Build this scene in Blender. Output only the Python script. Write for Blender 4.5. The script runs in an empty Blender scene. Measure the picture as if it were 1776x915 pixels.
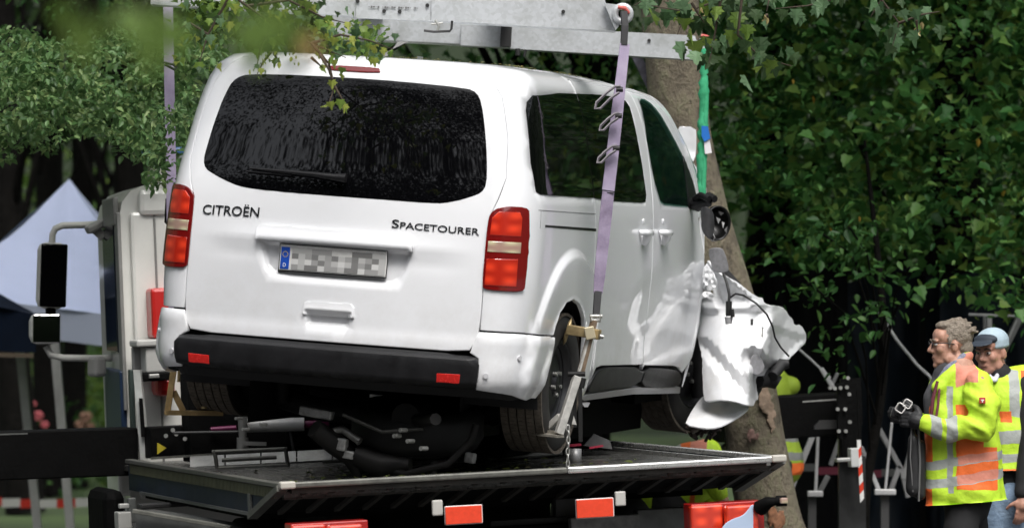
import bpy, bmesh, math, random
import numpy as np
from mathutils import Vector, Matrix, Euler, noise
from mathutils.geometry import delaunay_2d_cdt
rnd = random.Random(7)
NR = np.random.RandomState(11)
C = bpy.context.scene.collection
SC = bpy.context.scene
PI = math.pi

# ------------------------------------------------------------------ camera, sky, sun, exposure
EYE = 1.75                      # height of the lens above the road
FPX = 7500.0                    # focal length in photograph pixels (1776 wide)
PITCH = math.atan((560 - 457.5) / FPX)
cam_d = bpy.data.cameras.new('camera'); cam = bpy.data.objects.new('camera', cam_d); C.objects.link(cam)
cam.location = (0, 0, EYE); cam.rotation_euler = (PI / 2 + PITCH, 0, 0)
cam_d.sensor_width = 36; cam_d.lens = 36 * FPX / 1776
cam_d.clip_start = 0.5; cam_d.clip_end = 2000
cam_d.dof.use_dof = True; cam_d.dof.focus_distance = 21.9; cam_d.dof.aperture_fstop = 2.9
SC.camera = cam

SUN_EL, SUN_AZ = math.radians(56), math.radians(166)   # an overcast day, brightest above and a little behind the camera
world = bpy.data.worlds.new('World'); SC.world = world; world.use_nodes = True
wn = world.node_tree.nodes; wl = world.node_tree.links; wn.clear()
sky = wn.new('ShaderNodeTexSky'); sky.sky_type = 'NISHITA'; sky.sun_disc = False
sky.sun_elevation = SUN_EL; sky.sun_rotation = SUN_AZ
sky.air_density = 1.0; sky.dust_density = 4.0; sky.ozone_density = 1.0
hs = wn.new('ShaderNodeHueSaturation'); hs.inputs['Saturation'].default_value = 0.25   # cloud cover: grey rather than blue
bg = wn.new('ShaderNodeBackground'); bg.inputs['Strength'].default_value = 0.14
wo = wn.new('ShaderNodeOutputWorld')
wl.new(sky.outputs[0], hs.inputs['Color']); wl.new(hs.outputs[0], bg.inputs[0]); wl.new(bg.outputs[0], wo.inputs[0])
sun_d = bpy.data.lights.new('sun', 'SUN'); sun = bpy.data.objects.new('sun', sun_d); C.objects.link(sun)
sun_d.energy = 1.3; sun_d.angle = math.radians(25); sun_d.color = (1.0, 0.97, 0.93)
sun.rotation_euler = (PI / 2 - SUN_EL, 0, PI - SUN_AZ + 0.0)
SC.view_settings.view_transform = 'Standard'; SC.view_settings.look = 'None'
SC.view_settings.gamma = 1; SC.view_settings.use_curve_mapping = False
SC.view_settings.exposure = 0.80
SC.cycles.max_bounces = 6; SC.cycles.transparent_max_bounces = 12
SC.cycles.use_denoising = True

# ------------------------------------------------------------------ materials
MATS = {}
def mat(name, col=(.5, .5, .5), rough=.5, metal=0., coat=0., spec=.5, var=0., vscale=8., bump=0., bscale=40., emit=None, alpha=1., vcol=None, detail=6.):
    """a Principled material with noise-driven colour variation and relief"""
    if name in MATS: return MATS[name]
    m = bpy.data.materials.new(name); m.use_nodes = True; MATS[name] = m
    nt = m.node_tree; b = nt.nodes['Principled BSDF']
    b.inputs['Base Color'].default_value = (*col, 1); b.inputs['Roughness'].default_value = rough
    b.inputs['Metallic'].default_value = metal; b.inputs['Coat Weight'].default_value = coat
    b.inputs['Coat Roughness'].default_value = .04; b.inputs['Specular IOR Level'].default_value = spec
    b.inputs['Alpha'].default_value = alpha
    tc = nt.nodes.new('ShaderNodeTexCoord')
    if var > 0 or vcol:
        n = nt.nodes.new('ShaderNodeTexNoise'); n.inputs['Scale'].default_value = vscale; n.inputs['Detail'].default_value = detail
        n.inputs['Roughness'].default_value = .65
        r = nt.nodes.new('ShaderNodeValToRGB'); r.color_ramp.elements[0].position = .3; r.color_ramp.elements[1].position = .7
        c2 = vcol or tuple(min(1, c * (1 + var)) for c in col)
        c1 = col if vcol else tuple(c * (1 - var) for c in col)
        r.color_ramp.elements[0].color = (*c1, 1); r.color_ramp.elements[1].color = (*c2, 1)
        nt.links.new(tc.outputs['Object'], n.inputs['Vector']); nt.links.new(n.outputs['Fac'], r.inputs['Fac'])
        nt.links.new(r.outputs['Color'], b.inputs['Base Color'])
        mr = nt.nodes.new('ShaderNodeMapRange'); mr.inputs['To Min'].default_value = max(.02, rough - .12); mr.inputs['To Max'].default_value = min(1, rough + .12)
        if rough > .15:
            nt.links.new(n.outputs['Fac'], mr.inputs['Value']); nt.links.new(mr.outputs[0], b.inputs['Roughness'])
    if bump > 0:
        n2 = nt.nodes.new('ShaderNodeTexNoise'); n2.inputs['Scale'].default_value = bscale; n2.inputs['Detail'].default_value = 5
        bp = nt.nodes.new('ShaderNodeBump'); bp.inputs['Strength'].default_value = bump; bp.inputs['Distance'].default_value = .02
        nt.links.new(tc.outputs['Object'], n2.inputs['Vector']); nt.links.new(n2.outputs['Fac'], bp.inputs['Height'])
        nt.links.new(bp.outputs[0], b.inputs['Normal'])
    if emit: 
        b.inputs['Emission Color'].default_value = (*emit[:3], 1); b.inputs['Emission Strength'].default_value = emit[3]
    return m

def leaf_mat(name, cols, rough=.45, trans=.35):
    """leaf colour picked per leaf, light partly passing through"""
    if name in MATS: return MATS[name]
    m = bpy.data.materials.new(name); m.use_nodes = True; MATS[name] = m
    nt = m.node_tree; N = nt.nodes; b = N['Principled BSDF']; out = N['Material Output']
    g = N.new('ShaderNodeNewGeometry'); r = N.new('ShaderNodeValToRGB')
    e = r.color_ramp.elements
    while len(e) < len(cols): e.new(.5)
    for i, c in enumerate(cols):
        e[i].position = i / max(1, len(cols) - 1); e[i].color = (*c, 1)
    nt.links.new(g.outputs['Random Per Island'], r.inputs['Fac'])
    nt.links.new(r.outputs['Color'], b.inputs['Base Color'])
    b.inputs['Roughness'].default_value = rough + .05; b.inputs['Specular IOR Level'].default_value = .28
    t = N.new('ShaderNodeBsdfTranslucent'); mx = N.new('ShaderNodeMixShader'); mx.inputs[0].default_value = trans
    hsv = N.new('ShaderNodeHueSaturation'); hsv.inputs['Hue'].default_value = .485; hsv.inputs['Value'].default_value = 1.5
    nt.links.new(r.outputs['Color'], hsv.inputs['Color']); nt.links.new(hsv.outputs[0], t.inputs['Color'])
    nt.links.new(b.outputs[0], mx.inputs[1]); nt.links.new(t.outputs[0], mx.inputs[2]); nt.links.new(mx.outputs[0], out.inputs[0])
    return m

# ------------------------------------------------------------------ helpers
def at(px, py, d):
    """the point seen at a photograph pixel, d metres away"""
    return Vector(((px - 888) / FPX * d, d, EYE + (560 - py) / FPX * d))

def tag(o, label=None, cat=None, group=None, kind=None):
    if label: o['label'] = label
    if cat: o['category'] = cat
    if group: o['group'] = group
    if kind: o['kind'] = kind
    return o

def thing(name, label, cat, M=None, loc=(0, 0, 0), rotz=0, group=None):
    o = bpy.data.objects.new(name, None); C.objects.link(o); o.empty_display_size = .1
    o.matrix_world = M if M is not None else Matrix.Translation(loc) @ Matrix.Rotation(rotz, 4, 'Z')
    o['_m'] = 0
    ROOTM[o.name] = o.matrix_world.copy() if M is None else M.copy()
    return tag(o, label, cat, group)
ROOTM = {}
def root_of(o):
    while o.parent: o = o.parent
    return o

class MB:
    """collects shapes; build() links them as one mesh object"""
    def __init__(s): s.v = []; s.f = []; s.sm = []
    def add(s, vs, fs, smooth=False):
        k = len(s.v); s.v += [tuple(v) for v in vs]
        s.f += [tuple(i + k for i in f) for f in fs]; s.sm += [smooth] * len(fs); return s
    def box(s, c, d, R=None, bev=0.):
        dx, dy, dz = [x / 2 for x in d]; c = Vector(c)
        b = min(bev, dx * .9, dy * .9, dz * .9)
        if b <= 0:
            vs = [Vector((x, y, z)) for x in (-dx, dx) for y in (-dy, dy) for z in (-dz, dz)]
            fs = [(0, 1, 3, 2), (4, 6, 7, 5), (0, 4, 5, 1), (2, 3, 7, 6), (0, 2, 6, 4), (1, 5, 7, 3)]
        else:
            bm = bmesh.new(); bmesh.ops.create_cube(bm, size=1)
            for v in bm.verts: v.co = Vector((v.co.x * 2 * dx, v.co.y * 2 * dy, v.co.z * 2 * dz))
            bmesh.ops.bevel(bm, geom=list(bm.edges), offset=b, segments=2, profile=.5, affect='EDGES')
            bm.verts.index_update(); vs = [v.co.copy() for v in bm.verts]; fs = [[v.index for v in f.verts] for f in bm.faces]; bm.free()
        if R is not None: vs = [R @ v for v in vs]
        return s.add([v + c for v in vs], fs)
    def bar(s, a, b, w, h=None, up=(0, 0, 1), bev=0.):
        """box section from a to b"""
        a, b = Vector(a), Vector(b); h = h or w; y = (b - a); L = y.length; y.normalize()
        x = y.cross(Vector(up))
        if x.length < 1e-4: x = y.cross(Vector((1, 0, 0)))
        x.normalize(); z = x.cross(y)
        return s.box((a + b) / 2, (w, L, h), Matrix((x, y, z)).transposed(), bev)
    def tube(s, pts, r, n=8, closed=False, caps=True):
        pts = [Vector(p) for p in pts]; m = len(pts)
        rs = r if isinstance(r, (list, tuple)) else [r] * m
        T = []
        for i in range(m):
            a = pts[(i - 1) % m] if closed else pts[max(i - 1, 0)]; b = pts[(i + 1) % m] if closed else pts[min(i + 1, m - 1)]
            t = (b - a); T.append(t.normalized() if t.length > 1e-9 else Vector((0, 0, 1)))
        nx = T[0].orthogonal().normalized(); vs = []
        for i in range(m):
            nx = (nx - T[i] * nx.dot(T[i])).normalized(); ny = T[i].cross(nx)
            for k in range(n):
                a = 2 * PI * k / n; vs.append(pts[i] + (nx * math.cos(a) + ny * math.sin(a)) * rs[i])
        fs = []
        for i in range(m if closed else m - 1):
            j = (i + 1) % m
            for k in range(n):
                q = (k + 1) % n; fs.append((i * n + k, i * n + q, j * n + q, j * n + k))
        s.add(vs, fs, True)
        if caps and not closed:
            s.add(vs[:n], [tuple(range(n))[::-1]]); s.add(vs[-n:], [tuple(range(n))])
        return s
    def lathe(s, prof, n=32, M=None):
        """prof: (radius, height) about local Z"""
        vs = []; m = len(prof)
        for r, h in prof:
            for k in range(n):
                a = 2 * PI * k / n; vs.append(Vector((r * math.cos(a), r * math.sin(a), h)))
        if M is not None: vs = [M @ v for v in vs]
        fs = [(i * n + k, i * n + (k + 1) % n, (i + 1) * n + (k + 1) % n, (i + 1) * n + k) for i in range(m - 1) for k in range(n)]
        return s.add(vs, fs, True)
    def prism(s, poly, a, b=None):
        """poly: 3-D outline; extruded by vector a"""
        p = [Vector(q) for q in poly]; n = len(p); a = Vector(a)
        fs = [tuple(range(n))[::-1], tuple(range(n, 2 * n))] + [(i, (i + 1) % n, n + (i + 1) % n, n + i) for i in range(n)]
        return s.add(p + [q + a for q in p], fs)
    def build(s, name, m, parent=None, world=False, smooth_angle=None):
        vs = s.v
        if world and parent is not None:
            I = ROOTM[root_of(parent).name].inverted(); vs = [I @ Vector(v) for v in vs]
        me = bpy.data.meshes.new(name); me.from_pydata([tuple(v) for v in vs], [], s.f); me.validate()
        if len(me.polygons) == len(s.sm): me.polygons.foreach_set('use_smooth', s.sm)
        bm = bmesh.new(); bm.from_mesh(me); bmesh.ops.recalc_face_normals(bm, faces=bm.faces); bm.to_mesh(me); bm.free()
        me.materials.append(m)
        o = bpy.data.objects.new(name, me); C.objects.link(o)
        if parent is not None: o.parent = parent
        return o

def fast_mesh(name, V, F, m, parent=None):
    """V (n,3), F (k, 3 or 4) arrays"""
    V = np.asarray(V, np.float32); F = np.asarray(F, np.int32)
    me = bpy.data.meshes.new(name); me.vertices.add(len(V)); me.vertices.foreach_set('co', V.ravel())
    k = F.shape[1]; me.loops.add(F.size); me.loops.foreach_set('vertex_index', F.ravel())
    me.polygons.add(len(F)); me.polygons.foreach_set('loop_start', np.arange(0, F.size, k, dtype=np.int32))
    me.polygons.foreach_set('loop_total', np.full(len(F), k, np.int32))
    me.update(calc_edges=True); me.materials.append(m)
    o = bpy.data.objects.new(name, me); C.objects.link(o)
    if parent is not None: o.parent = parent
    return o

def pip(P, poly):
    x, y = P[:, 0], P[:, 1]; ins = np.zeros(len(P), bool); n = len(poly)
    for i in range(n):
        x1, y1 = poly[i]; x2, y2 = poly[(i + 1) % n]
        if y1 == y2: continue
        c = ((y1 > y) != (y2 > y)) & (x < (x2 - x1) * (y - y1) / (y2 - y1) + x1); ins ^= c
    return ins
def dens(poly, h, closed=True):
    out = []; n = len(poly)
    for i in range(n if closed else n - 1):
        a = np.array(poly[i], float); b = np.array(poly[(i + 1) % n], float); k = max(1, int(np.ceil(np.linalg.norm(b - a) / h)))
        out += [tuple(a + (b - a) * j / k) for j in range(k)]
    if not closed: out.append(tuple(poly[-1]))
    return out
def inset(poly, d):
    P = np.array(poly, float); A = 0.5 * np.sum(P[:, 0] * np.roll(P[:, 1], -1) - np.roll(P[:, 0], -1) * P[:, 1])
    sgn = 1 if A > 0 else -1; e = np.roll(P, -1, 0) - P; e /= np.linalg.norm(e, axis=1)[:, None] + 1e-12
    n = np.stack([-e[:, 1], e[:, 0]], 1) * sgn; q = n + np.roll(n, 1, 0); L = np.linalg.norm(q, axis=1)[:, None]
    q = q / np.maximum(L, .5) ; s = 1 / np.maximum(.4, np.sum(q * n, 1))[:, None]
    return [tuple(x) for x in P + q * s * d]
def smooth_poly(poly, it=1):
    for _ in range(it):
        n = len(poly); P = np.array(poly, float); Q = np.roll(P, -1, 0)
        poly = [tuple(x) for x in np.stack([P * .75 + Q * .25, P * .25 + Q * .75], 1).reshape(-1, 2)]
    return poly
def cdt(outline, holes=(), lines=(), h=.05, jitter=0.):
    """triangles filling a 2-D outline, with holes and extra edges, on a grid of about h"""
    P = list(outline); E = [(i, (i + 1) % len(P)) for i in range(len(P))]
    for H in holes:
        k = len(P); P += list(H); E += [(k + i, k + (i + 1) % len(H)) for i in range(len(H))]
    for L in lines:
        k = len(P); P += list(L); E += [(k + i, k + i + 1) for i in range(len(L) - 1)]
    B = np.array(outline); lo, hi = B.min(0), B.max(0)
    gx = np.arange(lo[0] + h / 2, hi[0], h); gy = np.arange(lo[1] + h / 2, hi[1], h)
    G = np.stack(np.meshgrid(gx, gy), -1).reshape(-1, 2)
    if len(G):
        G[:, 0] += np.where(np.round((G[:, 1] - lo[1]) / h).astype(int) % 2, h * .25, -h * .25)
        ok = pip(G, outline)
        for H in holes: ok &= ~pip(G, H)
        G = G[ok]
        A = np.array(P)
        if len(G):
            keep = np.ones(len(G), bool)
            for i in range(0, len(G), 400):
                dd = ((G[i:i + 400, None] - A[None]) ** 2).sum(-1).min(1); keep[i:i + 400] = dd > (h * .45) ** 2
            G = G[keep]
        P = P + [tuple(g) for g in G]
    r = delaunay_2d_cdt([Vector(p) for p in P], E, [], 0, 1e-6)
    V = np.array([tuple(v) for v in r[0]]); F = [tuple(f) for f in r[2] if len(f) == 3]
    cen = np.array([V[list(f)].mean(0) for f in F]); ok = pip(cen, outline)
    for H in holes: ok &= ~pip(cen, H)
    return V, [f for f, o in zip(F, ok) if o]
def ring(poly, r=.006):
    """a closed line just inside the rim, so that only the rim itself turns over"""
    q = inset(poly, r); return q + [q[0]]
def sstep(a, b, x):
    t = np.clip((x - a) / (b - a), 0, 1); return t * t * (3 - 2 * t)
def shell(name, uv, F, fn, m, parent, thick=.012, round_edge=.0025, rimn=.5, world=False):
    """a panel: uv mapped by fn(u,v)->points with smooth normals, its rim turned in by thick"""
    u, v = uv[:, 0], uv[:, 1]; e = 2e-3
    P = fn(u, v); Nn = np.cross(fn(u + e, v) - fn(u - e, v), fn(u, v + e) - fn(u, v - e)); Nn /= np.linalg.norm(Nn, axis=1)[:, None] + 1e-12
    tri = np.array(F); a, b, c = uv[tri[:, 0]], uv[tri[:, 1]], uv[tri[:, 2]]
    ar = (b[:, 0] - a[:, 0]) * (c[:, 1] - a[:, 1]) - (c[:, 0] - a[:, 0]) * (b[:, 1] - a[:, 1])
    tri[ar < 0] = tri[ar < 0][:, ::-1]
    ed = {}
    for f in tri:
        for i in range(3):
            k = (f[i], f[(i + 1) % 3]); ed[k] = 1
    bd = [k for k in ed if (k[1], k[0]) not in ed]
    bv = sorted({i for k in bd for i in k}); idx = {i: n for n, i in enumerate(bv)}
    n0 = len(P)
    Q1 = P[bv] - Nn[bv] * 0; Q2 = P[bv] - Nn[bv] * thick
    # outward direction in the panel plane, for rim normals
    out = np.zeros((len(bv), 3))
    for a_, b_ in bd:
        t = P[b_] - P[a_]; o = np.cross(t, Nn[a_]); L = np.linalg.norm(o)
        if L > 0: out[idx[a_]] += o / L; out[idx[b_]] += o / L
    out /= np.linalg.norm(out, axis=1)[:, None] + 1e-12
    P = P.copy(); P[bv] -= Nn[bv] * round_edge; Nn2 = Nn.copy(); Nn2[bv] = Nn[bv] * (1 - rimn * .4) + out * rimn
    V = np.concatenate([P, P[bv], Q2]); NN = np.concatenate([Nn2, out * .9 + Nn[bv] * .3, out])
    faces = [tuple(f) for f in tri]
    for a_, b_ in bd:
        i, j = idx[a_], idx[b_]; faces.append((n0 + i, n0 + len(bv) + i, n0 + len(bv) + j, n0 + j))
    if world: 
        I = ROOTM[root_of(parent).name].inverted(); V = np.array([tuple(I @ Vector(x)) for x in V]); R3 = np.array(I.to_3x3()); NN = NN @ R3.T
    me = bpy.data.meshes.new(name); me.from_pydata([tuple(x) for x in V], [], faces)
    me.polygons.foreach_set('use_smooth', [True] * len(me.polygons))
    NN = NN / (np.linalg.norm(NN, axis=1)[:, None] + 1e-12)
    me.normals_split_custom_set_from_vertices([tuple(x) for x in NN])
    me.materials.append(m)
    o = bpy.data.objects.new(name, me); C.objects.link(o)
    if parent is not None: o.parent = parent
    return o
def grid_mesh(name, fn, nu, nv, m, parent=None, world=False, smooth=True, thick=0.):
    """a sheet fn(s,t), s,t in 0..1"""
    vs = [fn(i / nu, j / nv) for i in range(nu + 1) for j in range(nv + 1)]
    fs = [(i * (nv + 1) + j, (i + 1) * (nv + 1) + j, (i + 1) * (nv + 1) + j + 1, i * (nv + 1) + j + 1) for i in range(nu) for j in range(nv)]
    b = MB(); b.add(vs, fs, smooth); o = b.build(name, m, parent, world)
    if thick:
        s = o.modifiers.new('s', 'SOLIDIFY'); s.thickness = thick; s.offset = 0
    return o
def text_uv(txt, extr=.0):
    """outline mesh of a word in the unit box: list of verts (x,y), faces"""
    cu = bpy.data.curves.new('t', 'FONT'); cu.body = txt; cu.resolution_u = 4; cu.offset = .002
    o = bpy.data.objects.new('t', cu); C.objects.link(o)
    bpy.context.view_layer.update()
    me = bpy.data.meshes.new_from_object(o.evaluated_get(bpy.context.evaluated_depsgraph_get()))
    V = np.array([tuple(v.co)[:2] for v in me.vertices]); F = [tuple(p.vertices) for p in me.polygons]
    bpy.data.objects.remove(o); bpy.data.meshes.remove(me); bpy.data.curves.remove(cu)
    lo, hi = V.min(0), V.max(0); return (V - lo) / (hi - lo), F
# ================================================================== WHITE VAN
# body surface: u runs round the van from the middle of the tail (right side positive), v runs up the side and over the roof
PT = np.array([[0.0, 0.28, 0.8736, 0.1, 0.16, 0.22], [0.08, 0.36, 0.9089, 0.04, 0.17, 0.22], [0.2, 0.48, 0.932, 0.02, 0.18, 0.24], [0.26, 0.54, 0.936, 0.02, 0.19, 0.26],
  [0.62, 0.9, 0.9601, 0.03, 0.2, 0.28], [0.92, 1.2, 0.9548, 0.06, 0.2, 0.3], [1.22, 1.5, 0.9133, 0.115, 0.2, 0.3], [1.44, 1.7361, 0.868, 0.165, 0.2, 0.3], [1.52, 1.8432, 0.8338, 0.195, 0.21, 0.3],
  [1.58, 1.9123, 0.7823, 0.235, 0.22, 0.3], [1.64, 1.9434, 0.6725, 0.3, 0.24, 0.3], [1.74, 1.95, 0.5311, 0.42, 0.26, 0.3], [1.9, 1.956, 0.3073, 0.65, 0.25, 0.28], [2.2, 1.96, 0.001, 1.0, 0.001, 0.1]])
UR, UC = 0.745, 0.36
def prof(v):
    t, V = PT[:, 0], PT[:, 1:]; lo = np.minimum(v - t[0], 0); v = np.clip(v, t[0], t[-1])
    i = np.clip(np.searchsorted(t, v, side='right') - 1, 0, len(t) - 2)
    h = np.diff(t)[:, None]; d = np.diff(V, axis=0) / h; m = np.zeros_like(V); m[0] = d[0]; m[-1] = d[-1]
    a, b = d[:-1], d[1:]; w1 = 2 * h[1:] + h[:-1]; w2 = h[1:] + 2 * h[:-1]
    with np.errstate(all='ignore'): hm = (w1 + w2) / (w1 / a + w2 / b)
    m[1:-1] = np.where(a * b > 0, hm, 0); hh = h[i]; x = (v - t[i])[..., None] / hh
    S = (2 * x**3 - 3 * x**2 + 1) * V[i] + (x**3 - 2 * x**2 + x) * hh * m[i] + (-2 * x**3 + 3 * x**2) * V[i + 1] + (x**3 - x**2) * hh * m[i + 1]
    S[..., 0] += lo; return S
def surf(u, v):
    u = np.asarray(u, float); v = np.asarray(v, float); u, v = np.broadcast_arrays(u, v)
    S = prof(v.ravel()).reshape(v.shape + (5,)); z, w, r, cx, cy = [S[..., k] for k in range(5)]
    a = np.abs(u); sg = np.where(u < 0, -1, 1); t = np.clip((a - UR) / UC, 0, 1) * PI / 2
    xr = np.where(a < UR, a / UR * (w - cx), (w - cx) + cx * np.sin(t))
    yref = np.maximum(a - UR - UC, 0); ys = r + .05 * (np.minimum(a, UR) / UR)**2 + cy * (1 - np.cos(t))
    bl = np.clip(yref / .9, 0, 1); bl = 1 - bl * bl * (3 - 2 * bl)
    ys = np.where(a > UR + UC, .36 + yref + (r + .05 + cy - .36) * bl, ys)
    f = np.clip((ys - 2.2) / 1.8, 0, 1); x = xr * (1 - .05 * f * f)
    zt = np.clip((z - 1.3) / .6, 0, 1); zz = z - zt * .02 * np.clip((ys - 1.2) / 1.2, 0, 2)**2
    return np.stack([sg * x, ys, zz], -1)
def vnorm(u, v, f=surf):
    e = 2e-3; n = np.cross(f(u + e, v) - f(u - e, v), f(u, v + e) - f(u, v - e)); return n / (np.linalg.norm(n, axis=-1)[..., None] + 1e-12)
_ntab = NR.rand(64, 64)
def vnoise(x, y):
    xi = np.floor(x).astype(int); yi = np.floor(y).astype(int); fx = x - xi; fy = y - yi
    fx = fx * fx * (3 - 2 * fx); fy = fy * fy * (3 - 2 * fy); g = lambda a, b: _ntab[a % 64, b % 64]
    return (g(xi, yi) * (1 - fx) + g(xi + 1, yi) * fx) * (1 - fy) + (g(xi, yi + 1) * (1 - fx) + g(xi + 1, yi + 1) * fx) * fy - .5
RECESS = [(-.373, .745), (-.371, .70), (-.342, .612), (-.301, .580), (-.202, .568), (-.035, .566), (.30, .566), (.345, .59), (.373, .64), (.392, .714), (.394, .745)]
HREC = [(-.120, .425), (-.108, .345), (.112, .345), (.128, .425)]
def polydist(u, v, poly):
    """signed distance to a polygon, positive inside"""
    P = np.stack([u.ravel(), v.ravel()], 1); d = np.full(len(P), 1e9)
    for i in range(len(poly)):
        a = np.array(poly[i]); b = np.array(poly[(i + 1) % len(poly)]); ab = b - a
        t = np.clip(((P - a) @ ab) / (ab @ ab), 0, 1); d = np.minimum(d, np.linalg.norm(P - a - t[:, None] * ab, axis=1))
    return np.where(pip(P, poly), d, -d).reshape(u.shape)
def disp(u, v):
    """relief of the sheet metal: flared arches, number plate recess, handle recess, dents low on the doors"""
    a = np.abs(u); o = np.zeros_like(u)
    r = np.hypot(a - 1.655, (v - .15) * 1.0)
    o += .028 * sstep(.645, .585, r) * (1 - .35 * sstep(.58, .37, r)) * sstep(.0, .25, v - .10 + .4) * (a > .9) * sstep(2.30, 2.1, a)
    o += .012 * sstep(.40, .36, r) * (a > .9)
    rear = a < .75
    if rear.any():
        d = polydist(u, v, RECESS); o += np.where(rear, -.030 * sstep(-.004, .03, d), 0)
        d = polydist(u, v, HREC); o += np.where(rear, -.030 * sstep(-.002, .025, d), 0)
        o += np.where(rear, .006 * sstep(.36, .30, v) + .010 * np.exp(-((v - .745) / .05)**2) * sstep(.74, .45, a) - .006 * np.exp(-((v - .70) / .05)**2) * sstep(.74, .5, a), 0)
    k = sstep(2.7, 3.1, u) * sstep(.70, .56, v) * sstep(.05, .2, v)
    if (k > 0).any():
        o += k * (.022 * vnoise(u * 2.3 + 5, v * 3.9) + .010 * vnoise(u * 4.1, v * 7.1 + 3))
    o += sstep(1.5, 2.2, u) * sstep(1.0, .9, v) * .0035 * vnoise(u * 2.3, v * 3.1)
    return o
def off(h=0., base=True):
    def f(u, v):
        hh = h(u, v) if callable(h) else h
        return surf(u, v) + vnorm(u, v) * (hh + (disp(u, v) if base else 0))[..., None] if not np.isscalar(hh) or base else surf(u, v) + vnorm(u, v) * hh
    return f
def vrot(yaw, pitch, roll):
    return Matrix.Rotation(-yaw, 4, 'Z') @ Matrix.Rotation(pitch, 4, 'X') @ Matrix.Rotation(roll, 4, 'Y')
VM = Matrix.Translation((-.9421, 20.9005, 1.106)) @ vrot(.2931, .0193, .0723)
VMI = VM.inverted()
van = thing('white_van', 'white passenger van with a crushed front end hanging from straps above the flatbed', 'van', VM)
WHITE = mat('white_paint', (.80, .81, .83), .32, 0, .9)
def road_dirt(m):
    """thin film of dust and splashes, thicker low on the body"""
    nt = m.node_tree; N = nt.nodes; b = N['Principled BSDF']; tc = N.new('ShaderNodeTexCoord'); sp = N.new('ShaderNodeSeparateXYZ'); n = N.new('ShaderNodeTexNoise'); n.inputs['Scale'].default_value = 5; n.inputs['Detail'].default_value = 10; n.inputs['Roughness'].default_value = .75
    mr = N.new('ShaderNodeMapRange'); mr.inputs['From Min'].default_value = 1.0; mr.inputs['From Max'].default_value = .35; mr.inputs['To Min'].default_value = .03; mr.inputs['To Max'].default_value = .42
    r = N.new('ShaderNodeValToRGB'); r.color_ramp.elements[0].position = .42; r.color_ramp.elements[1].position = .68; mu = N.new('ShaderNodeMath'); mu.operation = 'MULTIPLY'
    mx = N.new('ShaderNodeMix'); mx.data_type = 'RGBA'; mx.inputs[6].default_value = (.80, .81, .83, 1); mx.inputs[7].default_value = (.50, .48, .44, 1)
    nt.links.new(tc.outputs['Object'], sp.inputs[0]); nt.links.new(tc.outputs['Object'], n.inputs['Vector']); nt.links.new(sp.outputs['Z'], mr.inputs['Value']); nt.links.new(n.outputs['Fac'], r.inputs['Fac']); nt.links.new(r.outputs['Color'], mu.inputs[0]); nt.links.new(mr.outputs[0], mu.inputs[1]); nt.links.new(mu.outputs[0], mx.inputs[0]); nt.links.new(mx.outputs[2], b.inputs['Base Color'])
    ro = N.new('ShaderNodeMath'); ro.operation = 'MULTIPLY_ADD'; ro.inputs[1].default_value = .35; ro.inputs[2].default_value = .28; nt.links.new(mu.outputs[0], ro.inputs[0]); nt.links.new(ro.outputs[0], b.inputs['Roughness'])
road_dirt(WHITE)
LINING = mat('body_lining', (.012, .012, .013), .8)
GLASS = mat('privacy_glass', (.002, .002, .0025), .02, 0, 0, .42)
BLACKPL = mat('black_plastic', (.010, .010, .011), .42, 0, 0, .32, var=.35, vscale=14, bump=.12, bscale=300)
RUBBER = mat('tyre_rubber', (.022, .021, .020), .75, var=.4, vscale=20)
DUSTY = mat('dusty_tread', (.105, .088, .070), .85, var=.5, vscale=30, bump=.3, bscale=120)
DARKM = mat('dark_metal', (.006, .006, .006), .65, .2, var=.5, vscale=10)
STEEL = mat('galvanised_fitting', (.42, .42, .40), .45, .7, var=.25, vscale=25)
ALU = mat('bare_aluminium', (.62, .62, .60), .35, .8, var=.2, vscale=18)
def lens(name, c, rough=.12):
    """clear coloured plastic with the stepped reflector behind it showing through"""
    m = mat(name, c, rough, 0, 1.0, .6); nt = m.node_tree; N = nt.nodes; b = N['Principled BSDF']
    tc = N.new('ShaderNodeTexCoord'); ws = []
    for d, sc in (('X', 3.4), ('Z', 5.0)):
        w = N.new('ShaderNodeTexWave'); w.bands_direction = d; w.inputs['Scale'].default_value = sc; w.inputs['Distortion'].default_value = 1.2; w.inputs['Detail'].default_value = 2; nt.links.new(tc.outputs['Object'], w.inputs['Vector']); ws.append(w)
    mu = N.new('ShaderNodeMath'); mu.operation = 'MULTIPLY'; nt.links.new(ws[0].outputs['Fac'], mu.inputs[0]); nt.links.new(ws[1].outputs['Fac'], mu.inputs[1])
    r = N.new('ShaderNodeValToRGB'); r.color_ramp.elements[0].color = (*[x * .70 for x in c], 1); r.color_ramp.elements[1].color = (min(1, c[0] * 1.25), min(1, c[1] * 1.8), min(1, c[2] * 1.4), 1)
    nt.links.new(mu.outputs[0], r.inputs['Fac']); nt.links.new(r.outputs['Color'], b.inputs['Base Color'])
    bp = N.new('ShaderNodeBump'); bp.inputs['Strength'].default_value = .2; nt.links.new(mu.outputs[0], bp.inputs['Height']); nt.links.new(bp.outputs[0], b.inputs['Normal'])
    return m
RED = lens('red_lens', (.62, .030, .014)); DKRED = mat('dark_red_lens', (.16, .006, .006), .1, 0, 1.0); CLEAR = lens('clear_lens', (.52, .34, .27))
REFL = mat('red_reflector', (.55, .012, .008), .25, 0, .6, var=.15, vscale=60)

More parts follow.
